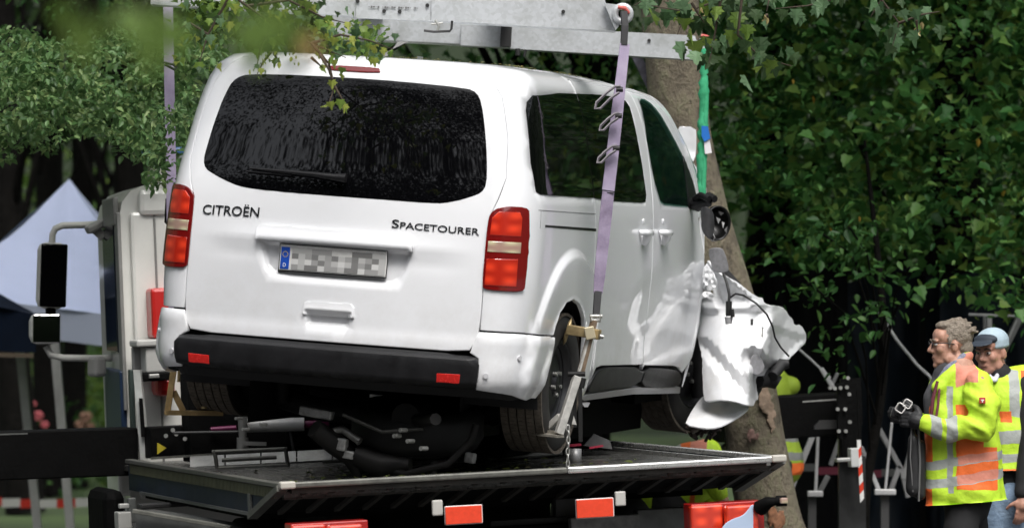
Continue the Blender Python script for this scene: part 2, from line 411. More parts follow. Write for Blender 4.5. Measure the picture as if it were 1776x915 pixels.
ARCH = [(1.325, .06), (1.335, .125), (1.338, .216), (1.354, .312), (1.389, .41), (1.448, .475), (1.545, .525), (1.661, .540), (1.779, .515), (1.867, .44), (1.93, .336), (1.975, .179), (1.99, .03)]
BG = [(3.07, 1.575), (3.10, 1.53), (3.165, 1.398), (3.19, 1.227), (3.18, 1.0), (3.20, .68), (3.20, .56), (3.226, .324), (3.27, .139), (3.30, .0)]
APO = [(3.52, 1.625), (3.65, 1.600), (3.78, 1.548), (3.925, 1.475), (4.105, 1.377), (4.265, 1.235), (4.30, 1.077), (4.31, .95)]
API = [(3.45, 1.575), (3.62, 1.553), (3.74, 1.508), (3.89, 1.438), (4.06, 1.340), (4.205, 1.205), (4.235, 1.05), (4.245, .95)]
SDR = [(2.08, .02), (2.05, .18), (2.04, .30), (2.06, .6), (2.05, .877), (2.03, 1.064), (1.985, 1.38), (1.955, 1.50), (1.955, 1.575)]
TGR = [(.716, .282), (.748, .336), (.752, .419), (.746, .586), (.744, .70), (.752, .93), (.80, 1.02), (.845, 1.12), (.862, 1.3), (.85, 1.48), (.80, 1.58), (.68, 1.625)]
mir = lambda L: [(-a, b) for a, b in L][::-1]
QG = [(.972, 1.435), (.985, 1.468), (1.03, 1.492), (1.5, 1.510), (1.945, 1.516), (1.97, 1.42), (2.015, 1.09), (2.02, 1.043), (1.688, 1.045), (1.04, 1.052), (1.012, 1.065), (.985, 1.20)]
SG = [(1.957, 1.516), (2.4, 1.525), (2.80, 1.528), (2.90, 1.52), (2.945, 1.50), (2.968, 1.43), (2.985, 1.368), (3.03, 1.214), (3.05, 1.07), (3.025, 1.03), (2.9, 1.026), (2.392, 1.030), (2.032, 1.042), (2.025, 1.09), (1.98, 1.42)]
FG = [(3.215, 1.530), (3.28, 1.545), (3.36, 1.548), (3.472, 1.535), (3.601, 1.495), (3.711, 1.447), (3.838, 1.385), (3.975, 1.31), (3.975, 1.01), (3.7, 1.012), (3.43, 1.018), (3.345, 1.035), (3.26, 1.147), (3.19, 1.36)]
FGA = FG[:7] + [(4.03, 1.275), (4.15, 1.17), (4.215, 1.06), (4.225, 1.0), (4.10, 1.002)] + FG[9:]
# body shell
right = [(.756, .386), (.949, .384), (1.245, .372), (1.366, .366)] + ARCH[4:] + SDR + [(3.07, 1.578), (3.45, 1.578)] + API[1:] + APO[::-1] + [(3.45, 1.9), (3.45, 2.2)]
left = [(-3.45, 2.2), (-3.45, 1.9), (-3.52, 1.625)] + mir(APO)[::-1][1:] + [(-4.38, .3), (-4.38, .02), (-2.0, .02)] + [(-a, b) for a, b in ARCH[4:]][::-1] + [(-1.366, .366), (-1.245, .372), (-.949, .384), (-.756, .386)]
outline = dens(right + left + [(-.752, .419)] + [(-a, b) for a, b in TGR[3:]] + [(.0, 1.635)] + TGR[3:][::-1], .045)
rings = []
for r_ in (.41, .45, .49, .53, .56, .585, .605, .625, .645):
    for s_ in (1, -1):
        L_ = [(s_ * (1.655 + r_ * math.cos(t_)), .15 + r_ * math.sin(t_)) for t_ in np.linspace(PI * .16, PI * .84, 34)]
        rings.append([q_ for q_ in L_ if q_[1] > .40 and abs(q_[0]) < 2.03 - .012])
V2, F2 = cdt(outline, holes=[dens(inset(QG, .008), .04)], lines=[L_ for L_ in rings if len(L_) > 2] + [ring(outline)], h=.05)
shell('body_shell', V2, F2, off(), WHITE, van, .02)
# tailgate with plate and handle recesses
tg = inset(dens([(-.60, .272), (0, .272), (.60, .272)] + TGR + [(.0, 1.63)] + mir(TGR), .045), .0038)
RG = [(-.715, 1.490), (-.735, 1.46), (-.748, 1.30), (-.750, 1.171), (-.745, 1.111), (-.722, 1.072), (-.672, 1.048), (-.599, 1.020), (-.521, .996), (-.428, .986), (-.077, .979), (.209, .978), (.491, .975), (.564, .988), (.655, 1.018), (.709, 1.043), (.735, 1.085), (.742, 1.202), (.738, 1.334), (.730, 1.454), (.716, 1.488), (.67, 1.502), (.27, 1.512), (-.074, 1.514), (-.414, 1.512), (-.66, 1.505)]
mirx = lambda P: [(-a, b) for a, b in P]
V2, F2 = cdt(tg, holes=[dens(inset(smooth_poly(RG), .008), .04)], lines=[ring(tg), ring(dens(inset(smooth_poly(RG), .008), .04), -.006), dens(RECESS, .02) + [RECESS[0]], dens(inset(RECESS, .015), .02), dens(inset(RECESS, .03), .02), dens(HREC, .015) + [HREC[0]], dens(inset(HREC, .012), .015), dens(inset(HREC, .025), .015)], h=.04)
tail = shell('tailgate', V2, F2, off(), WHITE, van, .02)
def panel(name, poly, h, m, parent, thick=.01, step=.04, edge=.002, sm=0, lines=(), rim=.004):
    if sm: poly = smooth_poly(poly, sm)
    q = dens(poly, step); a, b = cdt(q, lines=list(lines) + ([ring(q, rim)] if rim else []), h=step); return shell(name, a, b, off(h), m, parent, thick, edge, .15 if m in (GLASS, DG_[0]) else .5)
DG_ = [None]
panel('rear_window', RG, .003, GLASS, tail, .012, .04, .002, 1)
def puff(poly, top, rim, w):
    return lambda u, v: rim + (top - rim) * sstep(0, w, polydist(u, v, poly))
GA = [(-.384, .742), (-.390, .797), (-.378, .816), (-.20, .817), (.356, .812), (.392, .79), (.398, .735)]
panel('plate_garnish', GA, lambda u, v: .030 * sstep(.74, .752, v) * 0 + .016 + .030 * sstep(.565, .745, v) * (v < .80) * 0 + .010 * sstep(.82, .745, v), WHITE, tail, .022, .02, .002)
HP = [(-.123, .400), (-.120, .455), (-.106, .464), (.115, .466), (.131, .455), (.134, .400)]
panel('handle', HP, lambda u, v: .008 + .010 * sstep(.47, .40, v), WHITE, tail, .026, .015, .003)
PL = [(-.262, .606), (-.262, .722), (.272, .722), (.272, .606)]
shellplate = panel('license_plate', PL, lambda u, v: .034 + 0 * u, mat('plate_white', (.62, .62, .60), .35, var=.1, vscale=30), tail, .012, .02, .002)
panel('plate_holder', [(-.268, .600), (-.266, .724), (.273, .722), (.274, .601)], lambda u, v: .028 + 0 * u, mat('holder_black', (.01, .01, .01), .4), tail, .014, .03, .002)
panel('country_band', [(-.256, .611), (-.256, .717), (-.212, .717), (-.212, .611)], lambda u, v: .0355 + 0 * u, mat('band_blue', (.010, .07, .42), .3), tail, .002, .02, .0003)
# the unreadable grey print of the plate, in blocks
for k, g in enumerate((.30, .55, .18, .42)):
    b = MB(); m = mat('plate_smudge_%d' % k, (g, g, g * .98), .4)
    cells = [(i, j) for i in range(14) for j in range(4) if (i * 7 + j * 5 + i * j * 3 + (i // 3)) % 4 == k and not (j == 3 and k == 1)]
    for i, j in cells:
        u0 = -.200 + i * .0335; v0 = .611 + j * .0262; us = np.array([u0, u0 + .0335, u0 + .0335, u0]); vs = np.array([v0, v0, v0 + .0262, v0 + .0262])
        b.add(off(.0356 + .0001 * k)(us, vs), [(0, 1, 2, 3)])
    b.build('plate_print', m, tail)['kind'] = 'stuff'
def word(name, txt, quad, h, m, parent, extr=.004):
    V, F = text_uv(txt); q = np.array(quad)                       # quad: top-left, bottom-left, bottom-right, top-right in uv
    s, t = V[:, 0:1], V[:, 1:2]; U = (q[1] * (1 - s) + q[2] * s) * (1 - t) + (q[0] * (1 - s) + q[3] * s) * t
    P = off(h)(U[:, 0], U[:, 1]); Q = off(h + extr)(U[:, 0], U[:, 1]); n = len(P); b = MB()
    b.add(np.concatenate([Q, P]), F)
    cnt = {}
    for f in F:
        for i in range(len(f)): cnt[(f[i], f[(i + 1) % len(f)])] = 1
    b.add(np.concatenate([Q, P]), [(i, n + i, n + j, j) for i, j in cnt if (j, i) not in cnt])
    return b.build(name, m, parent)
BADGE = mat('badge_dark_chrome', (.035, .037, .042), .25, .6)
word('maker_badge', 'CITROËN', [(-.690, .905), (-.690, .848), (-.392, .852), (-.392, .909)], .001, BADGE, tail)
word('model_badge', 'S', [(.283, .886), (.283, .846), (.318, .8455), (.318, .8855)], .001, BADGE, tail)
word('model_badge', 'PACETOURER', [(.324, .8765), (.324, .8455), (.706, .838), (.706, .870)], .001, BADGE, tail)
word('country_letter', 'D', [(-.241, .640), (-.241, .622), (-.226, .622), (-.226, .640)], .0375, mat('print_white', (.8, .8, .8), .4), tail, .0003)
b = MB()
for k in range(12):
    a = k * PI / 6; p = off(.0375)(np.array([-.234 + .013 * math.cos(a)]), np.array([.683 + .013 * math.sin(a)]))[0]; b.box(p, (.0035, .001, .0035))
b.build('star_ring', mat('star_yellow', (.75, .55, .05), .4), tail)
# wiper
w = [off(x)(np.array([u]), np.array([v]))[0] for u, v, x in ((-.01, 1.066, .03), (-.12, 1.072, .035), (-.30, 1.078, .03), (-.47, 1.083, .022))]
b = MB(); b.tube(w, [.017, .012, .009, .005], 8); b.tube([w[0] + np.array((.05, .0, -.002)), w[0]], [.022, .019], 10)
w2 = [p - np.array((0, -.004, .016)) for p in w]; b.tube([w2[1] * .3 + w2[2] * .7, w2[3] + np.array((-.02, 0, 0))], .005, 6)
b.build('wiper', BLACKPL, tail)
BR = [(-.168, 1.537), (-.171, 1.548), (-.158, 1.558), (.145, 1.558), (.160, 1.548), (.155, 1.537)]
panel('high_brake_light', BR, .006, DKRED, tail, .012, .02, .002, 1)
# tail lights (each: housing > three lenses)
LT = [(.965, .965), (.94, .985), (.85, .985), (.798, .976), (.762, .953), (.747, .925), (.742, .852), (.741, .729), (.740, .604), (.753, .582), (.813, .578), (.95, .578), (.975, .60)]
for s in (1, -1):
    f = (lambda L: L) if s > 0 else (lambda L: [(-a, b) for a, b in L][::-1])
    tl_ = panel('tail_light', f(LT), .012, DKRED, van, .03, .03, .006, 1)
    panel('lens', f([(.762, .842), (.768, .925), (.80, .955), (.905, .958), (.918, .93), (.918, .842)]), .016, RED, tl_, .008, .03, .003)
    panel('lens', f([(.755, .602), (.755, .728), (.912, .734), (.915, .602)]), .016, RED, tl_, .008, .03, .003)
    panel('indicator_lens', f([(.756, .762), (.757, .812), (.922, .814), (.922, .762)]), .016, CLEAR, tl_, .008, .03, .002)
# bumper: painted corners and black centre
def bumptop(u, v): return .004 + .014 * sstep(.385, .350, v) - .02 * sstep(.14, .06, v)
for s in (1, -1):
    P = dens([(.752, .378), (.949, .378), (1.245, .367), (1.352, .362), (1.345, .30), (1.335, .2), (1.325, .10), (1.30, .062), (1.174, .055), (.937, .083), (.762, .098), (.766, .25), (.72, .276)], .04)
    P = [(s * a, b_) for a, b_ in P]
    a, b_ = cdt(P, lines=[ring(P)], h=.04); bc = shell('bumper_corner', a, b_, off(bumptop), WHITE, van, .025, .004)
    for u, v in ((.807, .173), (.985, .262)):
        b = MB(); p = off(.025)(np.array([s * u]), np.array([v]))[0]; n = vnorm(np.array([s * u]), np.array([v]))[0]; b.tube([p - n * .01, p + n * .001], .013, 14)
        b.build('parking_sensor', mat('sensor_white', (.6, .6, .62), .3), bc)
def bb(u, v): return .006 + .052 * sstep(.266, .238, v) - .03 * sstep(.14, .098, v)
P = dens([(-.765, .256), (-.6, .266), (0, .266), (.6, .266), (.765, .256), (.772, .22), (.765, .112), (.70, .104), (0, .110), (-.70, .118), (-.765, .126), (-.772, .22)], .04)
a, b_ = cdt(P, lines=[dens([(-.75, .262 - x), (.75, .262 - x)], .04, False) for x in (.006, .012, .018, .024)], h=.03)
bumper = shell('rear_bumper', a, b_, off(bb), BLACKPL, van, .03, .003)
for s in (1, -1): panel('reflector', [(s * x, y) for x, y in ((.572, .137), (.572, .174), (.682, .176), (.682, .139))][::s], .060, REFL, bumper, .01, .03, .002)
# doors and side glass
sd = inset(dens(SDR + [(2.5, 1.573)] + BG[:-1] + [(3.30, .16), (2.42, .178), (2.33, .17), (2.24, .05)], .045), .003)
a, b_ = cdt(sd, holes=[dens(inset(SG, .008), .04)], lines=[ring(sd)], h=.04); sdoor = shell('sliding_door', a, b_, off(), WHITE, van, .02)
fd = inset(dens(BG[::-1][1:] + API + [(4.28, .894), (4.34, .80), (4.395, .60), (4.42, .36), (4.35, .17), (4.24, .085), (4.14, .115), (4.0, .13), (3.30, .155)], .045), .003)
a, b_ = cdt(fd, holes=[dens(inset(FGA, .008), .04)], lines=[ring(fd)], h=.04); fdoor = shell('front_door', a, b_, off(lambda u, v: .02 * sstep(4.15, 4.42, u) * sstep(.95, .7, v)), WHITE, van, .02)
panel('quarter_window', QG, .003, GLASS, van, .012, .05, .002)
panel('side_window', SG, .003, GLASS, sdoor, .012, .05, .002)
DG = mat('door_glass', (.006, .020, .016), .03, 0, 0, .6)
DG_[0] = DG; nt = DG.node_tree; tr = nt.nodes.new('ShaderNodeBsdfTransparent'); tr.inputs[0].default_value = (.25, .42, .36, 1); mx = nt.nodes.new('ShaderNodeMixShader'); mx.inputs[0].default_value = .68
nt.links.new(nt.nodes['Principled BSDF'].outputs[0], mx.inputs[1]); nt.links.new(tr.outputs[0], mx.inputs[2]); nt.links.new(mx.outputs[0], nt.nodes['Material Output'].inputs[0])
panel('door_window', FG, .003, DG, fdoor, .004, .05, .001)
panel('door_window_seal', [(3.985, 1.31), (4.03, 1.28), (4.16, 1.17), (4.225, 1.06), (4.235, .99), (4.10, .992), (3.985, 1.006)], .004, BLACKPL, fdoor, .012, .05, .002)
b = MB()   # air bag and seat seen dimly through the door glass
vs = off(-.10)(np.array([3.30, 3.42, 3.62, 3.70, 3.52, 3.40]), np.array([1.40, 1.30, 1.18, 1.08, 1.05, 1.10])); b.add(vs, [(0, 1, 2, 3, 4, 5)])
b.build('airbag', mat('airbag_cloth', (.85, .85, .84), .8), van)
vs = off(-.14)(np.array([3.40, 3.55, 3.72, 3.75, 3.5]), np.array([1.06, 1.17, 1.13, 1.02, 1.0])); b = MB(); b.add(vs, [(0, 1, 2, 3, 4)]); b.build('front_seat', mat('seat_cloth', (.05, .05, .05), .9), van)
for par, uc in ((sdoor, 2.98), (fdoor, 3.39)):
    h_ = MB(); g = lambda u, v, x: Vector(off(x)(np.array([uc + u]), np.array([v]))[0])
    h_.tube([g(-.080, .868, .004), g(-.076, .870, .024), g(-.04, .868, .032), g(.04, .868, .032), g(.076, .870, .024), g(.080, .868, .004)], [.013, .017, .019, .019, .017, .013], 10)
    h_.tube([g(.0, .862, .02), g(.0, .835, .014), g(.0, .806, .0)], [.030, .028, .020], 12); h_.tube([g(.0, .93, .0), g(0, .93, .006)], .012, 10)
    h_.build('door_handle', WHITE, par)
panel('door_rail', [(1.10, .894), (1.10, .904), (2.055, .888), (2.055, .874)], .002, mat('rail_black', (.006, .006, .006), .5), van, .004, .06, .0005)
b = MB()
for L in (dens([(1.03, .975), (2.04, .962)], .05, False), dens([(1.05, .885), (1.05, .97)], .05, False)):
    b.tube([Vector(off(-.0005)(np.array([x]), np.array([y]))[0]) for x, y in L], .0022, 5)
b.build('fuel_flap_gap', mat('gap_grey', (.25, .25, .26), .6), van)
panel('door_step_trim', [(2.24, .046), (2.30, .135), (2.40, .166), (2.6, .170), (3.26, .150), (3.28, .05), (2.6, .05)], .012, BLACKPL, sdoor, .03, .04, .006, 1)
panel('door_step_trim', [(3.30, .05), (3.29, .148), (3.9, .120), (4.10, .105), (4.20, .08), (4.28, .04), (4.27, .012), (3.8, .02)], .012, BLACKPL, fdoor, .03, .04, .006, 1)
panel('sill', [(2.02, .002), (2.02, .035), (3.3, .038), (4.38, .0), (4.38, -.035), (3.3, -.0)], .006, mat('sill_silver', (.45, .45, .46), .35, .3), van, .05, .06, .004)
b = MB()   # lining behind the panels, seen only in the gaps and arches
uu = np.linspace(-4.1, 4.1, 120); vv = np.linspace(.02, 1.56, 32); P = off(-.05, False)
for i in range(len(uu) - 1):
    for j in range(len(vv) - 1):
        um, vm = (uu[i] + uu[i + 1]) / 2, (vv[j] + vv[j + 1]) / 2
        if math.hypot(abs(um) - 1.655, vm - .15) < .40 and vm < .60: continue
        if um > 3.1 and 1.0 < vm < 1.6: continue
        q = P(np.array([uu[i], uu[i + 1], uu[i + 1], uu[i]]), np.array([vv[j], vv[j], vv[j + 1], vv[j + 1]])); b.add(q, [(0, 1, 2, 3)])
b.build('inner_lining', LINING, van)
# wheel wells
for s in (1, -1):
    b = MB(); n = 26; vs = []
    for k in range(n + 1):
        a = PI * 1.25 * k / n - PI * .125
        for x in (.93, .55): vs.append((s * x, .925 + .395 * math.cos(a), .43 + .40 * math.sin(a)))
    b.add(vs, [(2 * k, 2 * k + 1, 2 * k + 3, 2 * k + 2) for k in range(n)])
    vs2 = [(s * .55, .5, .1), (s * .55, 1.4, .1), (s * .55, 1.4, .9), (s * .55, .5, .9)]; b.add(vs2, [(0, 1, 2, 3)]); b.build('wheel_well', LINING, van)
# wheels
def wheel(c, s, steer=0.):
    M = Matrix.Translation(c) @ Matrix.Rotation(steer, 4, 'Z') @ Matrix.Rotation(s * PI / 2, 4, 'Y')   # axis along local x, outer side +h
    t = MB(); pr = [(.205, -.10), (.24, -.112), (.30, -.112), (.328, -.100), (.340, -.088)]
    for x in (-.066, -.022, .022, .066):
        pr += [(.343, x - .015), (.343, x - .005), (.333, x - .004), (.333, x + .004), (.343, x + .005)]
    pr += [(.343, .083), (.330, .100), (.30, .112), (.24, .112), (.212, .100), (.205, .085)]
    t.lathe(pr, 56, M); 
    w = t.build('wheel', RUBBER, van)
    tr_ = MB(); n = 96
    for x in (-.088, -.044, 0, .044, .088):        # tread blocks, one row per rib
        for k in range(n):
            a = 2 * PI * k / n; tr_.box(M @ Vector((.344 * math.cos(a), .344 * math.sin(a), x)), (.014, .0212, .037), (M.to_3x3() @ Matrix.Rotation(a, 3, 'Z')))
    tr_.build('tread', DUSTY, w)['kind'] = 'stuff'
    r = MB(); r.lathe([(.212, .085), (.206, .098), (.198, .085), (.190, .055), (.155, .045), (.120, .060), (.085, .072), (.05, .070), (.048, .085), (.0, .088)], 40, M)
    r.lathe([(.205, -.09), (.19, -.05), (.19, .06)], 40, M); rim = r.build('rim', mat('steel_rim', (.02, .02, .022), .4, .3, var=.3), w)
    bo = MB()
    for k in range(5):
        a = 2 * PI * k / 5; bo.tube([M @ Vector((.058 * math.cos(a), .058 * math.sin(a), .07)), M @ Vector((.058 * math.cos(a), .058 * math.sin(a), .092))], .011, 6)
    bo.build('wheel_bolt', STEEL, rim)
    return w
wheel(Vector((.83, .93, .395)), 1); wheel(Vector((-.83, .93, .455)), -1)
wheel(Vector((.76, 3.95, .36)), 1, -.25)
# underbody: floor, axle, exhaust, spare wheel, hoses
b = MB(); b.box((0, 2.2, .40), (1.5, 4.0, .10)); b.box((.0, .42, .40), (1.3, .4, .14)); b.box((0, 3.6, .45), (1.5, 1.1, .5))
b.box((.32, 2.45, .20), (.60, 2.5, .34)); b.box((.30, 2.3, .06), (.5, 1.9, .2), bev=.06); b.box((-.35, 2.6, .30), (.6, 2.2, .14))
b.build('floor_pan', mat('underseal', (.003, .003, .003), .9, 0, 0, .1), van)
b = MB(); b.tube([(-.75, .93, .25), (-.3, .90, .17), (.3, .90, .17), (.75, .93, .25)], [.05, .06, .06, .05], 10)
for s in (-1, 1):
    b.tube([(s * .58, .95, .2), (s * .58, 1.5, .33)], .05, 8); b.tube([(s * .5, .85, .2), (s * .5, .80, .5)], .045, 10); b.tube([(s * .62, 1.1, .2), (s * .62, 1.1, .4)], .06, 12)
b.build('rear_axle', DARKM, van)
b = MB()
b.lathe([(0, -.1), (.30, -.1), (.33, -.05), (.33, .05), (.30, .1), (0, .1)], 28, Matrix.Translation((.30, .62, .15)) @ Matrix.Rotation(.14, 4, 'X')); b.build('spare_wheel', DARKM, van)
b = MB()
b.tube([(.34, .30, .20), (.34, .9, .22), (.30, 1.6, .25)], [.075, .09, .06], 12); b.tube([(.55, .12, .22), (.45, .25, .2), (.36, .35, .2)], .03, 8)
b.tube([(-.10, .22, .12), (-.02, .3, .05), (.06, .35, -.02), (.10, .36, -.11)], [.05, .06, .05, .02], 8)
b.tube([(.08, .34, .0), (.22, .36, -.04), (.36, .36, -.03)], [.06, .07, .04], 8); b.tube([(.50, .3, -.0), (.50, .3, -.17)], [.02, .015], 6)
b.tube([(.20, .38, -.06), (.36, .3, -.07), (.58, .28, .0), (.68, .3, .12), (.70, .3, .2)], .018, 8)
b.build('exhaust', mat('exhaust_steel', (.008, .0075, .007), .55, .4, var=.4), van)
for x, z in ((-.49, .14), (-.45, .09), (.33, .12), (.40, .10), (.36, .15), (-.36, .12), (.47, .07)): b = MB(); b.tube([(x, .16, z), (x + .02, .20, z)],   .008 + .003 * (x > 0), 8); b.build('underbody_fitting', STEEL, van)
for c_, d_ in (((-.12, .30, .19), (.17, .05, .045)), ((.01, .28, .05), (.09, .05, .06)), ((.06, .30, .0), (.06, .04, .04)), ((.62, .5, .02), (.05, .05, .05))):
    b = MB(); b.box(c_, d_, Matrix.Rotation(.1, 3, 'Y'), .008); b.build('underbody_fitting', mat('dull_aluminium', (.36, .36, .35), .45, .5, var=.4, vscale=30), van)
for L, r_ in (([(.05, .2, .20), (.25, .22, .13), (.45, .25, .16)], .010), ([(-.05, .26, .1), (.02, .3, .12), (.12, .28, .07)], .02)):
    b = MB(); b.tube(L, r_, 8); b.build('pipe', mat('pipe_dull', (.06, .06, .055), .45, .5, var=.4, vscale=20), van)
b.build('underbody_fitting', STEEL, van)
# ------------------------------------------------------------------ the crushed front end (part of the van)
def sheet(name, px, dfun, m, parent, step=9, thick=.004, edge=.001, sm=1, jag=0., holes=()):
    """a torn sheet of metal: outline given as the directions it is seen in, each point at its own distance"""
    P = [(x / 100., -y / 100.) for x, y in px]
    if sm: P = smooth_poly(P, sm)
    Q = dens(P, step / 100.)
    if jag: Q = [(x + rnd.uniform(-jag, jag) / 100., y + rnd.uniform(-jag, jag) / 100.) for x, y in Q]
    a, b = cdt(Q, lines=[ring(Q, .012)], holes=[[(x / 100., -y / 100.) for x, y in h] for h in holes], h=step / 100.)
    def fn(u, v):
        d = dfun(u * 100, -v * 100); return np.stack([(u * 100 - 888) / FPX * d, d + 0 * u, EYE + (560 + v * 100) / FPX * d], -1)
    return shell(name, a, b, fn, m, parent, thick, edge, world=True)
def ridge(x, y, x0, y0, x1, y1, w):
    """a fold along the line, falling off over w"""
    L = math.hypot(x1 - x0, y1 - y0); t = np.clip(((x - x0) * (x1 - x0) + (y - y0) * (y1 - y0)) / L**2, 0, 1)
    return np.exp(-np.hypot(x - x0 - t * (x1 - x0), y - y0 - t * (y1 - y0)) / w)
def crease(x, y, x0, y0, x1, y1, w):
    """a sharp fold along the line"""
    L = math.hypot(x1 - x0, y1 - y0); t = np.clip(((x - x0) * (x1 - x0) + (y - y0) * (y1 - y0)) / L**2, 0, 1)
    return np.maximum(0, 1 - np.hypot(x - x0 - t * (x1 - x0), y - y0 - t * (y1 - y0)) / w)
def fender_d(x, y):
    low = np.minimum(700 - y, 168.) / 168.; up = np.maximum(0, 532 - y) / 80.; k = np.clip((x - 1266) / 62., -1.2, 1.2)
    d = 23.80 + .26 * low - .08 * up + .20 * k * k + .025 * vnoise(x / 70., y / 90.)
    d = d + .70 * np.maximum(0, x - 1338 + .12 * (y - 560)) / 62.                                       # right end turned away
    d = d + .26 * sstep(622, 656, y) * sstep(1296, 1316, x) + .16 * crease(x, y, 1306, 622, 1330, 640, 22)   # tucked under at the lower right
    d = d - .05 * crease(x, y, 1222, 534, 1336, 530, 12) - .11 * crease(x, y, 1338, 552, 1312, 640, 26) - .05 * crease(x, y, 1262, 480, 1318, 528, 14) - .05 * crease(x, y, 1352, 640, 1394, 596, 10)
    d = d + .06 * crease(x, y, 1238, 480, 1256, 530, 16) + .05 * crease(x, y, 1222, 600, 1300, 690, 16) - .04 * crease(x, y, 1340, 560, 1392, 580, 14)
    return d + .003 * vnoise(x / 11., y / 13.)
FE = [(1224, 450), (1232, 457), (1243, 474), (1267, 481), (1281, 489), (1293, 499), (1305, 508), (1316, 515), (1324, 516), (1327, 526), (1345, 529), (1358, 532), (1366, 540), (1370, 548), (1376, 552), (1378, 563), (1390, 563), (1396, 571), (1400, 580), (1399, 594), (1386, 606), (1374, 618), (1362, 632), (1350, 649), (1338, 652), (1327, 651), (1311, 652), (1313, 672), (1317, 692), (1311, 694), (1308, 705), (1292, 700), (1270, 694), (1245, 692), (1226, 696), (1219, 692), (1217, 652), (1217, 616), (1210, 590), (1207, 578), (1211, 540), (1217, 500)]
fender = sheet('crumpled_fender', FE, fender_d, WHITE, van, 5, .016, .004, 1, .45, [[(1229, 506), (1236, 502), (1240, 511), (1231, 516)], [(1290, 512), (1300, 516), (1299, 519), (1289, 516)], [(1322, 566), (1325, 566), (1324, 584), (1321, 583)]])
def flap_d(x, y): return 24.02 + (705 - y) / 150. * 1.1 + .05 * vnoise(x / 24., y / 20.) + .03 * ((x - 1245) / 60.)**2
sheet('fender_flap', [(1188, 735), (1192, 724), (1200, 710), (1214, 690), (1222, 684), (1245, 686), (1272, 689), (1295, 696), (1300, 706), (1288, 716), (1266, 730), (1246, 739), (1219, 741)], flap_d, WHITE, van, 6, .012, .003)
sheet('buckled_hood', [(1170, 219), (1207, 220), (1208, 240), (1207, 268), (1203, 280), (1196, 286), (1206, 330), (1218, 345), (1228, 330), (1216, 312), (1210, 290), (1180, 262)], lambda x, y: 24.72 + .03 * vnoise(x / 20., y / 20.) + 0 * x, WHITE, van, 8)
def strip_d(x, y): return 24.05 + .03 * vnoise(x / 9., y / 40.)
sheet('door_edge', [(1212, 366), (1218, 372), (1222, 420), (1221, 470), (1216, 530), (1208, 580), (1198, 620), (1184, 672), (1182, 668), (1194, 616), (1204, 575), (1210, 520), (1214, 440)], strip_d, WHITE, fdoor, 7)
# broken inner structure showing at the torn edges
for k, (x0, y0, x1, y1, r_) in enumerate(((1312, 658, 1350, 664, .05), (1300, 690, 1318, 660, .04), (1214, 560, 1212, 690, .05), (1340, 652, 1368, 630, .03), (1225, 470, 1280, 500, .04))):
    b = MB(); p, q = at(x0, y0, 24.35), at(x1, y1, 24.45); b.tube([p, (p + q) / 2 + Vector((0, .05, .03)), q], [r_, r_ * 1.3, r_ * .8], 9); b.build('broken_bracket', mat('broken_plastic', (.015, .015, .016), .6, var=.4, vscale=20), van, True)
sheet('grey_underside', [(1305, 612), (1320, 618), (1328, 640), (1312, 652), (1300, 640)], lambda x, y: 24.0 + .002 * (x - 1300), mat('underside_grey', (.22, .22, .23), .6, var=.3, vscale=20), van, 5)  # grey sheet at the underside of the fender fold
# small torn pieces where the wing joined the door
for px in ([(1218, 505), (1232, 506), (1241, 512), (1238, 517), (1222, 516), (1216, 520)], [(1222, 452), (1236, 470), (1246, 490), (1240, 500), (1226, 492), (1219, 505)]):
    sheet('torn_scrap', px, lambda x, y: 24.0 + .02 * vnoise(x / 5., y / 5.), WHITE, van, 4)
# hanging mirror
b = MB(); w_ = lambda x, y, d: at(x, y, d)
b.tube([w_(1196, 352, 23.75), w_(1212, 356, 23.7), w_(1228, 350, 23.65)], [.03, .035, .03], 8)
b.tube([w_(1205, 345, 23.7), w_(1215, 338, 23.65), w_(1230, 345, 23.6)], .018, 7); b.tube([w_(1228, 342, 23.7), w_(1240, 345, 23.65)], [.03, .02], 7)
mm = b.build('mirror', BLACKPL, van, True)
b = MB(); c = w_(1243, 387, 23.6); Mx = Matrix.Translation(c) @ Matrix.Rotation(.35, 4, 'Z') @ Matrix.Rotation(.12, 4, 'Y') @ Matrix.Rotation(PI / 2, 4, 'X') @ Matrix.Diagonal((.78, .98, 1, 1))
b.lathe([(0, -.09), (.06, -.085), (.085, -.06), (.10, -.01), (.098, .02), (.092, .022), (.085, .0), (.06, -.05), (0, -.06)], 28, Mx); b.build('mirror_housing', mat('housing_black', (.004, .004, .004), .35, 0, 0, .4), mm, True)
o = sheet('mirror_shell', [(1214, 360), (1226, 358), (1238, 366), (1240, 392), (1236, 412), (1226, 412), (1217, 396)], lambda x, y: 23.50 - .04 * np.sin((x - 1212) / 28. * 3), mat('shell_grey', (.030, .030, .032), .5, var=.3, vscale=20), mm, 5, .012)
for pxs, g in (([(1242, 376), (1250, 380), (1246, 388)], .25), ([(1252, 384), (1257, 386), (1254, 396)], .45), ([(1236, 396), (1244, 402), (1241, 408)], .12), ([(1256, 398), (1262, 392), (1260, 404)], .10), ([(1246, 366), (1256, 369), (1250, 374)], .07)):
    b = MB(); b.prism([w_(x, y, 23.55 + .01 * (x % 3)) for x, y in pxs], (.0, .004, 0)); b.build('glass_shard', mat('shard_%d' % int(g * 100), (g, g, g), .1, 0, 0, .6), mm, True)
b = MB(); b.tube([w_(1236, 404, 23.5), w_(1240, 412, 23.48), w_(1236, 418, 23.5), w_(1228, 410, 23.5)], .004, 5); b.build('loose_wire', mat('wire_grey', (.2, .2, .2), .5), mm, True)
def gd(x, y): return 23.55 + (y - 430) * .0006
o = sheet('mirror_back_plate', [(1228, 434), (1236, 430), (1252, 430), (1258, 440), (1265, 466), (1260, 472), (1240, 473), (1234, 462)], gd, mat('grey_plastic', (.22, .22, .23), .5, var=.25, vscale=40), mm, 5, .012)
